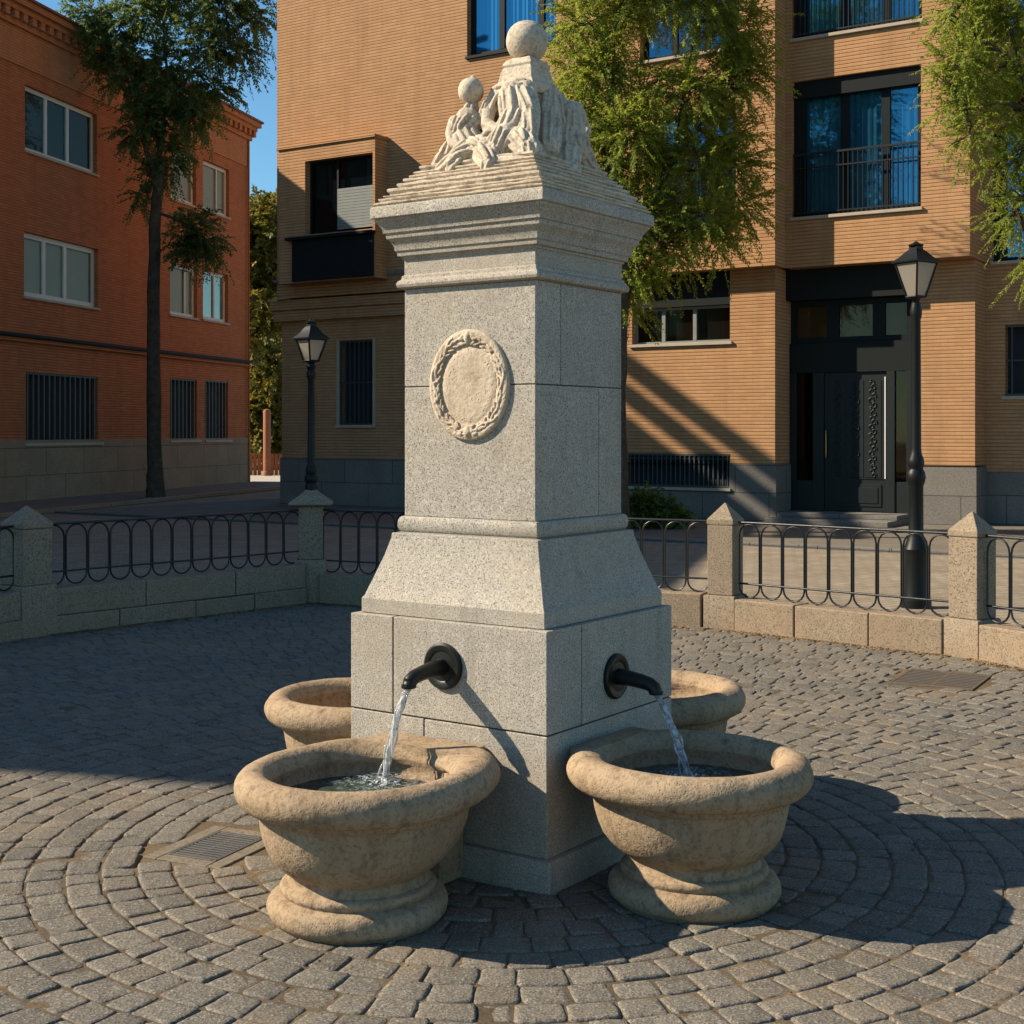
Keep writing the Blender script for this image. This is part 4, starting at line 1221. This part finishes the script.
# dark band over the ground floor window, then its lights
zsh = FB.onY(632, 309, YG)[1]
MB().box(G2[0]+.01, G2[1]-.01, YG+.03, YG+.1, zsh, G2[3]-.01).build('shutter_box', M['panel'], bd)
window(bd, (G2[0], G2[1], G2[2], zsh-.002), YG, 2, M['louvre'], M['pane_dark'], M['interior'], .24, .05, [.30, .62], .07, over=.05)
grille(bd, G1, YG, 8, .24); 
MB().box(G1[0]-.05, G1[1]+.05, YG-.04, YG+.1, G1[2]-.06, G1[2]-.002).build('sill', M['sill'], bd, bevel=.006)
for x_ in (G1[0], G1[1]):
    MB().box(x_-.03, x_+.03, YG-.012, YG+.02, G1[2], G1[3]+.03).build('jamb', M['sill'], bd)
grille(bd, V1, YG-.03, 22, .22, 'basement_grille', .012, (.85,))
MB().box(V1[0]-.03, V1[1]+.03, YG-.07, YG-.032, V1[2]-.05, V1[2]).build('grille_ledge', M['sill'], bd)
# wing windows
grille(bd, W1, YW, 5, .25); MB().box(W1[0]-.05, W1[1]+.05, YW-.05, YW+.1, W1[2]-.06, W1[2]-.002).build('sill', M['sill'], bd)
for wv in (W2, W3): window(bd, wv, YW, 2, M['dark_frame'], M['pane_blue'], M['blind_dark'], .25, .08, over=.02)
# entrance
YD = 1.02
e0 = XG1+.0; e1 = XQ0+.0
m = MB(); 
def zE(py, px=845): return FB.onY(px, py, YD)[1]
z_lint0, z_tr1, z_tr0, z_d1, z_d0 = zE(299), zE(303), zE(342), zE(372), .17
MB().box(XG1+.004, XQ0-.004, YD-.20, YD+.1, z_lint0, ZU-.004).build('entrance_lintel', M['panel'], bd)
def ex(px): return FB.onY(px, 400, YD)[0]
tr = (max(ex(786), XG1+.01), XQ0-.01, z_tr0, z_lint0-.004)
window(bd, tr, YD-.12, 3, M['dark_frame'], M['pane_dark'], M['sill'], .30, .10, [(ex(832)-tr[0])/(tr[1]-tr[0]), (ex(878)-tr[0])/(tr[1]-tr[0])], .22, sill=False, name='transom_window')  # sill brown behind the panes stands in for the reflected building
MB().box(XG1+.006, XQ0-.006, YD-.02, YD+.12, z_d1, z_tr0-.002).build('entrance_panel', M['panel'], bd)
# door set: frame, two sidelights, carved leaf
fr = MB()
for (a_, b_) in ((XG1+.008, ex(796)), (ex(813), ex(824)), (ex(887), ex(895)), (XQ0-.10, XQ0-.008)):
    fr.box(a_, b_, YD-.02, YD+.10, z_d0, z_d1-.003)
fr.box(ex(796)+.001, ex(813)-.001, YD+.0, YD+.08, z_d0, z_d0+.55); fr.box(ex(895)+.001, XQ0-.101, YD+.0, YD+.08, z_d0, z_d0+.55)
fr.build('door_frame', M['door'], bd, bevel=.006)
for (a_, b_) in ((ex(796), ex(813)), (ex(895), XQ0-.101)):
    MB().box(a_+.001, b_-.001, YD+.03, YD+.045, z_d0+.551, z_d1-.004).build('sidelight', M['pane_dark'], bd)
    MB().box(a_, b_, YD+.25, YD+.27, z_d0, z_d1).build('sidelight_interior', M['blind_dark'], bd)
dl = MB(); a_, b_ = ex(824)+.003, ex(887)-.003
dl.box(a_, b_, YD+.02, YD+.07, z_d0+.01, z_d1-.005)
wd2 = (b_-a_)
dl.box(a_+.10, b_-.10, YD+.005, YD+.019, z_d0+.10, z_d0+.50); dl.box(a_+.16, b_-.16, YD-.006, YD+.004, z_d0+.16, z_d0+.44)
door = dl.build('door', M['door'], bd, bevel=.008)
# carved panel: relief scrollwork
cp = MB(); rnd = random.Random(5)
xa, xb, za, zb_ = a_+.09, b_-.09, z_d0+.62, z_d1-.16
cp.box(xa-.03, xb+.03, YD+.008, YD+.019, za-.03, zb_+.03)
for q in (0, 1, 2):
    xc = xa+(xb-xa)*(q+.5)/3
    cp.box(xa+(xb-xa)*q/3+.012, xa+(xb-xa)*(q+1)/3-.012, YD+.001, YD+.007, za, zb_)
    for i in range(22):
        zc = za+(zb_-za)*(i+.5)/22; s_ = -1 if (i+q) % 2 else 1; rr_ = rnd.uniform(.045, .065)
        pts = [(xc+s_*.02+(rr_*(1-t*.6))*math.cos(t*6.5*s_+i), YD-.004, zc+(rr_*(1-t*.6))*math.sin(t*6.5*s_+i)) for t in np.linspace(0, 1, 14)]
        cp.tube(pts, .010, 6)
cp.build('carved_panel', M['door'], door, smooth=40)
hx_ = ex(822)
MB().tube([(a_+.05, YD+.0, z_d0+.95), (a_+.05, YD-.05, z_d0+.97), (a_+.05, YD-.05, z_d0+1.45), (a_+.05, YD+.0, z_d0+1.47)], .016, 8).build('handle', M['brass'], door, smooth=50)
MB().box(b_-.045, b_-.02, YD+.0, YD+.019, z_d0+.6, z_d1-.1).build('jamb_light_strip', M['white_frame'], door)  # white strip painting the light on the right jamb
m = MB(); m.box(XG1+.035, XQ0-.035, YD-1.3, YD+.3, -.02, .09); m.box(XG1-.0+.04, XQ0-.04, YD-.75, YD+.3, .091, .168)
m.build('entrance_steps', M['gran_a'], bd, bevel=.012)
MB().box(XG1+.002, XQ0-.002, YD+.33, YD+.36, 0, ZU-.01).build('hall', M['interior'], bd)

# pavement before it
def fl(F_, x, y): return (F_.o[0]+x*F_.ex[0]+y*F_.ey[0], F_.o[1]+x*F_.ex[1]+y*F_.ey[1])
pv = MB().box(-2.5, 30, -4.6, 2.2, -.03, -.004)
o = pv.build('pavement', M['pave']); o.location = (-4.65, 30.3, 0); o.rotation_euler = (0, 0, AE)
tag(o, 'grey pavement along the tan brick building', None, None, 'structure')
kb = MB(); x = -2.5
while x < 29:
    kb.box(x+.0015, x+.9985, -4.78, -4.603, -.05, .035); x += 1.0
o = kb.build('kerb', M['gran_a'], None, bevel=.008); o.location = (-4.65, 30.3, 0); o.rotation_euler = (0, 0, AE)
tag(o, 'granite kerb of the pavement before the tan building', None, None, 'structure')

# ---------------- the red brick building on the left
AL = math.atan2(.9724, .2334)
FL = Frame(-11.1, 30.0, AL)
bl_ = empty('brick_building', (-11.1, 30.0, 0), AL)
tag(bl_, 'shaded red brick building of three storeys with white windows at left', 'building')
NX = FL.loc(-16.5, 7.4)[0]
FX = FL.onY(248, 400, 0)[0]
def rl_(pl, pr, yt, yb):
    xa = FL.onY(pl, yt, 0)[0]; xb = FL.onY(pr, yt, 0)[0]
    return (xa, xb, FL.onY(pl, yb, 0)[1], FL.onY(pl, yt, 0)[1])
ZE = 10.55
wins = [rl_(25, 97, 84, 150), rl_(24, 98, 231, 296)]
pair = [rl_(171, 196, 148, 198), rl_(203, 229, 159, 209), rl_(170, 197, 262, 314), rl_(203, 228, 269, 319)]
gr = [rl_(26, 98, 372, 443), rl_(170, 197, 378, 440), rl_(205, 228, 380, 440)]
# the same pattern repeats towards the viewer, outside the picture
rep = []
for k in (1, 2):
    for w_ in wins+pair: rep.append((w_[0]-13.0*k, w_[1]-13.0*k, w_[2], w_[3]))
rep = [r_ for r_ in rep if r_[0] > NX+1]
zgb = 1.42
ZC = FL.onY(124, 347, 0)[1]                       # string course
zb2 = FL.onY(120, 110, 0)[1]
m = MB()
wall_panel(m, NX, FX, zgb, 9.72, 0, wins+pair+gr+rep, .18)
m.quad((NX, 0, zgb), (NX, 0, 9.72), (NX, 12, 9.72), (NX, 12, zgb)); m.quad((FX, 0, zgb), (FX, 12, zgb), (FX, 12, 9.72), (FX, 0, 9.72))
m.quad((NX, 12, 0), (FX, 12, 0), (FX, 12, ZE), (NX, 12, ZE))
m.build('wall', M['brick_b'], bl_)
m = MB()
m.box(NX-.03, FX+.03, -.03, 12, 9.721, ZE)
m.build('frieze', M['brick_c'], bl_)
m = MB(); m.box(NX-.05, FX+.05, -.06, 12, -.05, zgb); m.build('granite_base', M['gran_b'], bl_, bevel=.01)
m = MB()
m.box(NX-.10, FX+.10, -.10, 12, ZE+.001, ZE+.12); m.box(NX-.22, FX+.22, -.22, 12, ZE+.30, ZE+.42); m.box(NX-.30, FX+.30, -.32, 12, ZE+.421, ZE+.56)
x = NX
while x < FX+.1:
    m.box(x, x+.16, -.20, .1, ZE+.121, ZE+.299); x += .34
m.box(NX-.04, FX+.04, -.04, 12, ZE+.1205, ZE+.2995)
y = .1
while y < 11:
    m.box(FX+.02, FX+.20, y, y+.16, ZE+.121, ZE+.299); y += .34
m.build('cornice', M['brick_c'], bl_)
m = MB(); m.box(NX-.35, FX+.35, -.38, 12.2, ZE+.561, ZE+.62); m.build('roof', M['roof'], bl_)
m = MB(); m.box(NX-.03, FX+.03, -.06, .0-.001, ZC-.09, ZC+.05); m.box(NX-.03, FX+.05, -.09, -.002, ZC-.15, ZC-.092)
m.build('string_course', M['brick_b'], bl_)
MB().tube([(NX, -.10, ZC-.02), (FX, -.10, ZC-.02)], .05, 8).build('cable_duct', M['dark_frame'], bl_)
MB().tube([(FX-.10, -.07, .02), (FX-.10, -.07, ZE)], .03, 8).build('downpipe', M['brick_b'], bl_)
m = MB()  # unseen roof beams, added to cast diagonal shadow streaks on the tan building
for (yy, zt) in ((.6, 13.35), (1.55, 13.45), (2.5, 13.5), (3.6, 13.5)):
    m.box(-8.6, -1.4, yy, yy+.22, zt-.30, zt)
for xx in (-8.2, -5.2, -2.0):
    for yy in (.62, 3.62): m.box(xx-.09, xx+.09, yy, yy+.18, ZE+.62, 13.14)
    m.box(xx-.08, xx+.08, .3, 4.2, 13.51, 13.66)
m.build('shadow_beams', M['dark_frame'], bl_)
window(bl_, wins[0], 0, 3, M['white_frame'], M['pane_clear'], M['blind_dark'], .18, .10, [.32, .62], .10, over=.05, curtain=False)
window(bl_, wins[1], 0, 3, M['white_frame'], M['pane_clear'], M['blind'], .18, .12, [.30, .58], .12, over=.05)
window(bl_, pair[0], 0, 1, M['white_frame'], M['pane_clear'], M['blind'], .18, .10, [], shutter=.9)
window(bl_, pair[1], 0, 1, M['white_frame'], M['pane_clear'], M['blind'], .18, .10, [.62], .06, shutter=.78)
window(bl_, pair[2], 0, 1, M['white_frame'], M['pane_clear'], M['blind'], .18, .10, [.66], .08)
window(bl_, pair[3], 0, 1, M['white_frame'], M['pane_clear'], M['blind'], .18, .10, [.55], .08, shutter=.6)
for r_ in rep: window(bl_, r_, 0, 2, M['white_frame'], M['pane_clear'], M['blind'], .18, .10)
for r_, nb in ((gr[0], 14), (gr[1], 7), (gr[2], 7)):
    gq = grille(bl_, r_, 0, nb, .18, thick=.022, mids=())
    MB().box(r_[0]-.12, r_[1]+.12, -.09, .06, r_[2]-.07, r_[2]-.002).build('sill', M['sill'], gq)
pv = MB().box(NX-3, FX+.4, -2.4, 0, -.03, .07)
o = pv.build('pavement', M['pave']); o.location = (-11.1, 30.0, 0); o.rotation_euler = (0, 0, AL)
tag(o, 'shaded pavement along the red brick building', None, None, 'structure')
kb = MB(); x = NX-3
while x < FX-.6:
    kb.box(x+.004, x+.996, -2.56, -2.403, -.05, .085); x += 1.0
o = kb.build('kerb', M['gran_b'], None, bevel=.008); o.location = (-11.1, 30.0, 0); o.rotation_euler = (0, 0, AL)
tag(o, 'stone kerb of the pavement before the red building', None, None, 'structure')

# ================================================================== VEGETATION
def unit(v): return v/np.maximum(np.linalg.norm(v, axis=-1, keepdims=True), 1e-9)

def foliage(name, mat, parent, origin, blobs, K=26, leaf=.07, width=.016, spray=.55, droop=.35, shell=.55, curl=.5, seed=0, mult=1.0):
    """blobs: (centre, radii, number of sprays); every leaflet is its own little face"""
    g_ = np.random.default_rng(seed)
    P0 = []; D = []
    for c, r_, n in blobs:
        n = int(n*mult)
        v = unit(g_.normal(size=(n, 3))); rad = (shell + (1-shell)*g_.random((n, 1)))*(g_.random((n, 1))**.35)
        pts = np.array(c)[None] + v*rad*np.array(r_)[None]
        d_ = unit(v*.9 + g_.normal(size=(n, 3))*.6 + np.array([0, 0, .12]))
        P0.append(pts); D.append(d_)
    P0 = np.concatenate(P0); D = np.concatenate(D); N = len(P0)
    L_ = spray*g_.uniform(.55, 1.25, (N, 1))
    t = np.linspace(.08, 1, K)[None, :, None]
    dro = droop*g_.uniform(.5, 1.4, (N, 1, 1))
    Q = P0[:, None] + D[:, None]*L_[:, None]*t + np.array([0, 0, -1.0])*(dro*L_[:, None]*t**2)
    tan = unit(D[:, None]*L_[:, None] + np.array([0, 0, -2.0])*(dro*L_[:, None]*t))
    up = np.array([0, 0, 1.0]) + g_.normal(size=(N, 1, 3))*.4
    side = unit(np.cross(tan, np.broadcast_to(up, tan.shape)))
    sg = np.where(np.arange(K) % 2 == 0, 1.0, -1.0)[None, :, None]
    ld = unit(side*sg + tan*curl + g_.normal(size=(N, K, 3))*.35 + np.array([0, 0, -.15]))
    nn = unit(np.cross(ld, tan) + g_.normal(size=(N, K, 3))*.35)
    wd = unit(np.cross(ld, nn))
    ll = leaf*g_.uniform(.6, 1.3, (N, K, 1))*(1-.35*t)
    ww = width*g_.uniform(.7, 1.3, (N, K, 1))
    a = Q; b_ = Q+ld*ll*.45+wd*ww; c_ = Q+ld*ll+np.array([0, 0, -.12])*ll; e_ = Q+ld*ll*.45-wd*ww
    V = np.stack([a, b_, c_, e_], 2).reshape(-1, 3) - np.array(origin)[None]
    Fc = np.arange(len(V)).reshape(-1, 4)
    return np_mesh(name, V, Fc, mat, parent, False)

def limb_path(a, b_, n=8, wob=.12, sag=0.0, rnd=random):
    a, b_ = Vector(a), Vector(b_); ln = (b_-a).length
    o1 = Vector((rnd.uniform(-1, 1), rnd.uniform(-1, 1), rnd.uniform(-1, 1)))*wob*ln
    o2 = Vector((rnd.uniform(-1, 1), rnd.uniform(-1, 1), rnd.uniform(-1, 1)))*wob*ln*.5
    return [a.lerp(b_, i/n) + o1*math.sin(math.pi*i/n) + o2*math.sin(2*math.pi*i/n) + Vector((0, 0, sag*ln*math.sin(math.pi*i/n))) for i in range(n+1)]

def tree(name, label, base, trunk, tr_r, limbs, blobs, mat, seed, cat='tree', group=None, twigs=True, **kw):
    t = empty(name, base); tag(t, label, cat, group)
    B = Vector(base); rnd = random.Random(seed)
    m = MB()
    tp = [Vector(p)-B for p in trunk]
    # densify and roughen the trunk
    pts = []; rr = []
    for i in range(len(tp)-1):
        for k in range(6):
            f = k/6; pts.append(tp[i].lerp(tp[i+1], f) + Vector((rnd.uniform(-1, 1), rnd.uniform(-1, 1), 0))*.012)
            rr.append((tr_r[i]+(tr_r[i+1]-tr_r[i])*f)*rnd.uniform(.95, 1.05))
    pts.append(tp[-1]); rr.append(tr_r[-1])
    m.tube(pts, rr, 12)
    ends = []
    for (a, b_, r0, r1) in limbs:
        lp_ = limb_path(Vector(a)-B, Vector(b_)-B, 8, .07, .04, rnd)
        m.tube(lp_, [r0+(r1-r0)*i/8 for i in range(9)], 7); ends.append(lp_)
    if twigs:
        for c, r_, n in blobs:
            c_ = Vector(c)-B
            best = min((q for lp_ in ends for q in lp_[2:]), key=lambda q: (q-c_).length)
            lp_ = limb_path(best, c_, 6, .10, .05, rnd); m.tube(lp_, [.035-.024*i/6 for i in range(7)], 5)
            for k in range(5):
                e_ = c_ + Vector((rnd.uniform(-1, 1)*r_[0], rnd.uniform(-1, 1)*r_[1], rnd.uniform(-1, 1)*r_[2]))*.8
                st_ = lp_[rnd.randint(2, 6)]
                l2 = limb_path(st_, e_, 4, .12, .0, rnd); m.tube(l2, [.014-.002*i for i in range(5)], 4)
    m.build('trunk', M['bark'], t, smooth=60)
    foliage('crown', mat, t, base, blobs, seed=seed, **kw)
    return t

def pb_(px, py, Y, rx, rz, n, ry=None, dY=0):
    """a clump of foliage: pixel centre, distance and radii in metres"""
    return (tuple(at(px, py, Y+dY)), (rx, ry or rx, rz), n)

# feathery tree behind the fountain
Y = 22.3
base = (at(619, 0, Y).x, Y, -.03)
bl2 = []
for (px, py, rx, rz, n, dY) in [(585, 20, .55, .5, 90, 0), (620, 10, .6, .45, 80, .5), (660, -15, .8, .5, 110, 0), (708, 0, .7, .6, 120, -.3), (738, 30, .5, .5, 90, 0), (600, 70, .5, .55, 100, -.2), (648, 85, .6, .35, 70, .6),
        (690, 95, .55, .5, 90, -.4), (728, 80, .5, .45, 90, .2), (750, 70, .3, .3, 40, 0), (590, 125, .45, .5, 90, 0), (630, 130, .55, .5, 100, -.5), (605, 175, .5, .45, 90, .2), (650, 165, .45, .4, 60, 0),
        (725, 135, .5, .35, 70, .2), (700, 160, .5, .4, 60, -.3), (735, 165, .38, .35, 60, .1), (660, 215, .55, .4, 80, .1), (705, 215, .6, .35, 80, -.2), (742, 205, .35, .3, 45, .3), (625, 225, .5, .4, 80, -.1),
        (640, 265, .42, .35, 65, .1), (612, 262, .35, .35, 50, .3), (675, 250, .35, .25, 35, 0), (625, 298, .25, .25, 25, .2), (716, 240, .35, .2, 30, 0), (575, 70, .35, .4, 50, .3), (640, -70, 1.2, .7, 160, 0), (720, -70, 1.0, .7, 140, 0), (580, -50, .7, .6, 90, 0)]:
    bl2.append(pb_(px, py, Y, rx, rz, n, None, dY))
tk = [base, at(618, 480, Y), at(617, 400, Y), at(620, 320, Y), at(628, 255, Y)]
fk = at(628, 255, Y)
tree('feathery_tree', 'feathery yellow green tree right behind the fountain pillar', base, [tuple(q) for q in tk], [.20, .16, .14, .13, .11],
     [(fk, at(606, 120, Y), .09, .03), (fk, at(668, 170, Y-.2), .08, .035), (at(668, 170, Y-.2), at(735, 90, Y), .035, .012), (at(620, 200, Y), at(590, 30, Y), .05, .015), (at(650, 200, Y-.1), at(690, 60, Y+.2), .06, .02),
      (at(690, 60, Y+.2), at(700, -40, Y), .02, .01), (at(606, 120, Y), at(640, -20, Y), .03, .012), (fk, at(645, 235, Y-.3), .05, .02)], bl2, M['leaf_y'], 21, K=44, leaf=.078, width=.012, spray=.64, droop=.26, shell=.3, curl=.8, mult=1.75)

# feathery tree at the right edge
Y = 16.0
base = (at(1085, 0, Y).x, Y, -.03)
bl3 = []
for (px, py, rx, rz, n, dY) in [(945, 5, .32, .3, 60, 0), (975, 20, .4, .35, 80, .2), (1010, 15, .45, .4, 80, 0), (945, 60, .35, .3, 70, -.2), (980, 75, .4, .3, 70, .1), (950, 100, .3, .3, 60, 0), (1000, 110, .35, .25, 50, .3), (955, 135, .28, .22, 45, -.1),
        (990, 160, .3, .25, 40, .2), (1015, 150, .3, .3, 50, 0), (1015, 200, .28, .3, 55, 0), (1000, 215, .2, .2, 30, .1), (1022, 255, .25, .2, 30, 0), (930, 75, .2, .15, 25, 0), (1030, 80, .4, .4, 60, 0), (990, -30, .8, .4, 120, 0), (1060, 0, .8, .6, 120, 0), (1090, 100, .7, .6, 120, 0), (1060, 190, .4, .4, 60, 0), (1120, -40, 1.0, .8, 120, 0)]:
    bl3.append(pb_(px+14, py, Y, rx, rz, n, None, dY))
tk = [base, at(1083, 400, Y), at(1078, 280, Y), at(1070, 190, Y)]
fk = at(1070, 190, Y)
tree('feathery_tree', 'feathery green tree whose branches hang in at the upper right edge', base, [tuple(q) for q in tk], [.19, .15, .13, .11],
     [(fk, at(1010, 60, Y), .07, .03), (fk, at(1090, 60, Y), .08, .03), (at(1030, 110, Y), at(965, 110, Y-.1), .035, .012), (at(1010, 60, Y), at(950, 20, Y), .03, .01), (fk, at(1015, 205, Y), .04, .015), (at(1020, 80, Y), at(990, -20, Y), .03, .01)],
     bl3, M['leaf_y'], 33, K=38, leaf=.055, width=.009, spray=.44, droop=.28, shell=.3, curl=.8, mult=1.35)

# dark tree before the red building
Y = 32.6
base = (at(156, 0, Y).x, Y, -.0)
bl1 = []
for (px, py, rx, rz, n, dY) in [(88, 18, .6, .55, 110, 0), (115, 40, .6, .5, 110, -.2), (140, 15, .8, .6, 130, 0), (180, 0, .9, .6, 150, .2), (225, 10, .8, .6, 130, 0), (255, 15, .5, .6, 80, .1), (205, 45, .8, .6, 140, -.2), (240, 55, .5, .5, 80, 0),
        (165, 60, .7, .6, 130, .3), (130, 75, .6, .5, 100, 0), (100, 62, .35, .3, 45, 0), (180, 95, .8, .6, 140, 0), (215, 90, .5, .4, 80, .2), (150, 105, .6, .5, 110, -.1), (195, 118, .5, .35, 70, 0), (140, 135, .5, .35, 70, 0), (165, 130, .5, .5, 80, .2), (172, 160, .35, .45, 50, 0), (148, 175, .3, .5, 40, .1), (142, 195, .2, .3, 20, 0),
        (195, 225, .5, .45, 90, 0), (205, 245, .5, .35, 80, .1), (185, 250, .35, .3, 50, -.1), (150, -18, .8, .4, 60, 0), (215, -18, .8, .4, 60, 0)]:
    bl1.append(pb_(px, py, Y, rx, rz, n, None, dY))
tk = [base, at(155, 470, Y), at(153, 330, Y), at(155, 215, Y), at(162, 165, Y)]
fk = at(158, 200, Y)
tree('dark_tree', 'slender dark green tree in front of the red brick building', base, [tuple(q) for q in tk], [.24, .19, .155, .14, .10],
     [(fk, at(170, 90, Y), .10, .04), (fk, at(140, 110, Y), .08, .03), (at(170, 120, Y), at(225, 40, Y), .05, .015), (at(160, 110, Y), at(100, 40, Y), .05, .015), (at(170, 90, Y), at(170, -20, Y), .04, .015), (at(157, 212, Y), at(196, 235, Y), .04, .02)],
     bl1, M['leaf_d'], 11, K=34, leaf=.11, width=.020, spray=.55, droop=.5, shell=.25, curl=.6, mult=.95)

# trees at the end of the street
for (px, Yd, h_, sd, lab, mt) in [(258, 62, 12.6, 41, 'tall yellow green tree at the end of the street gap', 'leaf_b'), (282, 68, 13.4, 42, 'second tall tree in the street gap, mostly behind the tan building', 'leaf_b'), (236, 72, 12.0, 43, 'tree in the street gap, mostly behind the red building', 'leaf_d')]:
    x_ = (px-512)/F*Yd; base = (x_, Yd, -.05); rnd = random.Random(sd); bls = []
    for i in range(34):
        zc = rnd.uniform(.9, h_-.8); rr_ = 1.9*math.sqrt(max(.3, math.sin(math.pi*min(1, (zc-1)/(h_-1)))))
        a_ = rnd.uniform(0, 6.28); q = rnd.uniform(.2, 1)*rr_
        bls.append(((x_+q*math.cos(a_), Yd+q*math.sin(a_), zc), (.95, .95, .8), 60))
    tree('street_tree', lab, base, [base, (x_+.1, Yd, 3), (x_, Yd, h_*.7)], [.28, .22, .08], [((x_, Yd, 3), (x_-1, Yd, h_*.6), .1, .03), ((x_, Yd, 4), (x_+1, Yd, h_*.75), .1, .03), ((x_, Yd, 5), (x_, Yd+.8, h_*.85), .1, .03)],
         bls, M[mt], sd, group='trees at the end of the street', twigs=False, K=22, leaf=.24, width=.07, spray=.8, droop=.4, shell=.3)

# bush by the basement grille
Y = 23.0
base = (at(652, 0, Y).x, Y, -.02)
t = empty('green_bush', base); tag(t, 'low green bush under the basement grille beside the fountain pillar', 'bush')
mb_ = MB(); rnd = random.Random(3)
for i in range(14):
    a_ = rnd.uniform(0, 6.28); mb_.tube(limb_path((0, 0, 0), (math.cos(a_)*.4, math.sin(a_)*.35, rnd.uniform(.3, .65)), 4, .1, 0, rnd), [.014, .012, .01, .007, .005], 5)
mb_.build('stems', M['bark'], t)
foliage('leaves', M['leaf_s'], t, base, [((base[0]-.18, Y, .30), (.36, .35, .28), 140), ((base[0]+.18, Y, .25), (.36, .35, .25), 130), ((base[0]-.1, Y+.1, .5), (.25, .25, .18), 70), ((base[0]+.42, Y, .15), (.25, .25, .15), 50)], K=14, leaf=.07, width=.022, spray=.22, droop=.3, seed=5)

# far end of the street gap
Yf = 52.0
x_ = (263-512)/F*Yf
t = empty('slat_fence', (x_, Yf, 0)); tag(t, 'low rust red slatted fence at the end of the street gap', 'fence')
m = MB()
for i in range(34): m.box(-2.6+.16*i, -2.6+.16*i+.125, -.02, .02, -.02, .78)
m.build('slats', M['redfence'], t)
MB().box(-2.7, 2.9, .021, .06, .16, .24).box(-2.7, 2.9, .021, .06, .60, .68).build('cross_rail', M['redfence'], t)
x_ = (267-512)/F*51
t = empty('orange_post', (x_, 51, 0)); tag(t, 'round orange post standing at the slatted fence in the street gap', 'post')
MB().lathe([(.14, -.05), (.14, 2.35), (.12, 2.42), (.03, 2.45)], 16).build('shaft', M['orange'], t, smooth=40)
MB().lathe([(.19, -.05), (.19, .12), (.16, .16)], 16).build('collar', M['orange'], t, smooth=40)
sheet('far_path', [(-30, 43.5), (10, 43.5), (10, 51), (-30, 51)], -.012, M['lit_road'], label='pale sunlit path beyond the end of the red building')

bpy.context.view_layer.update()
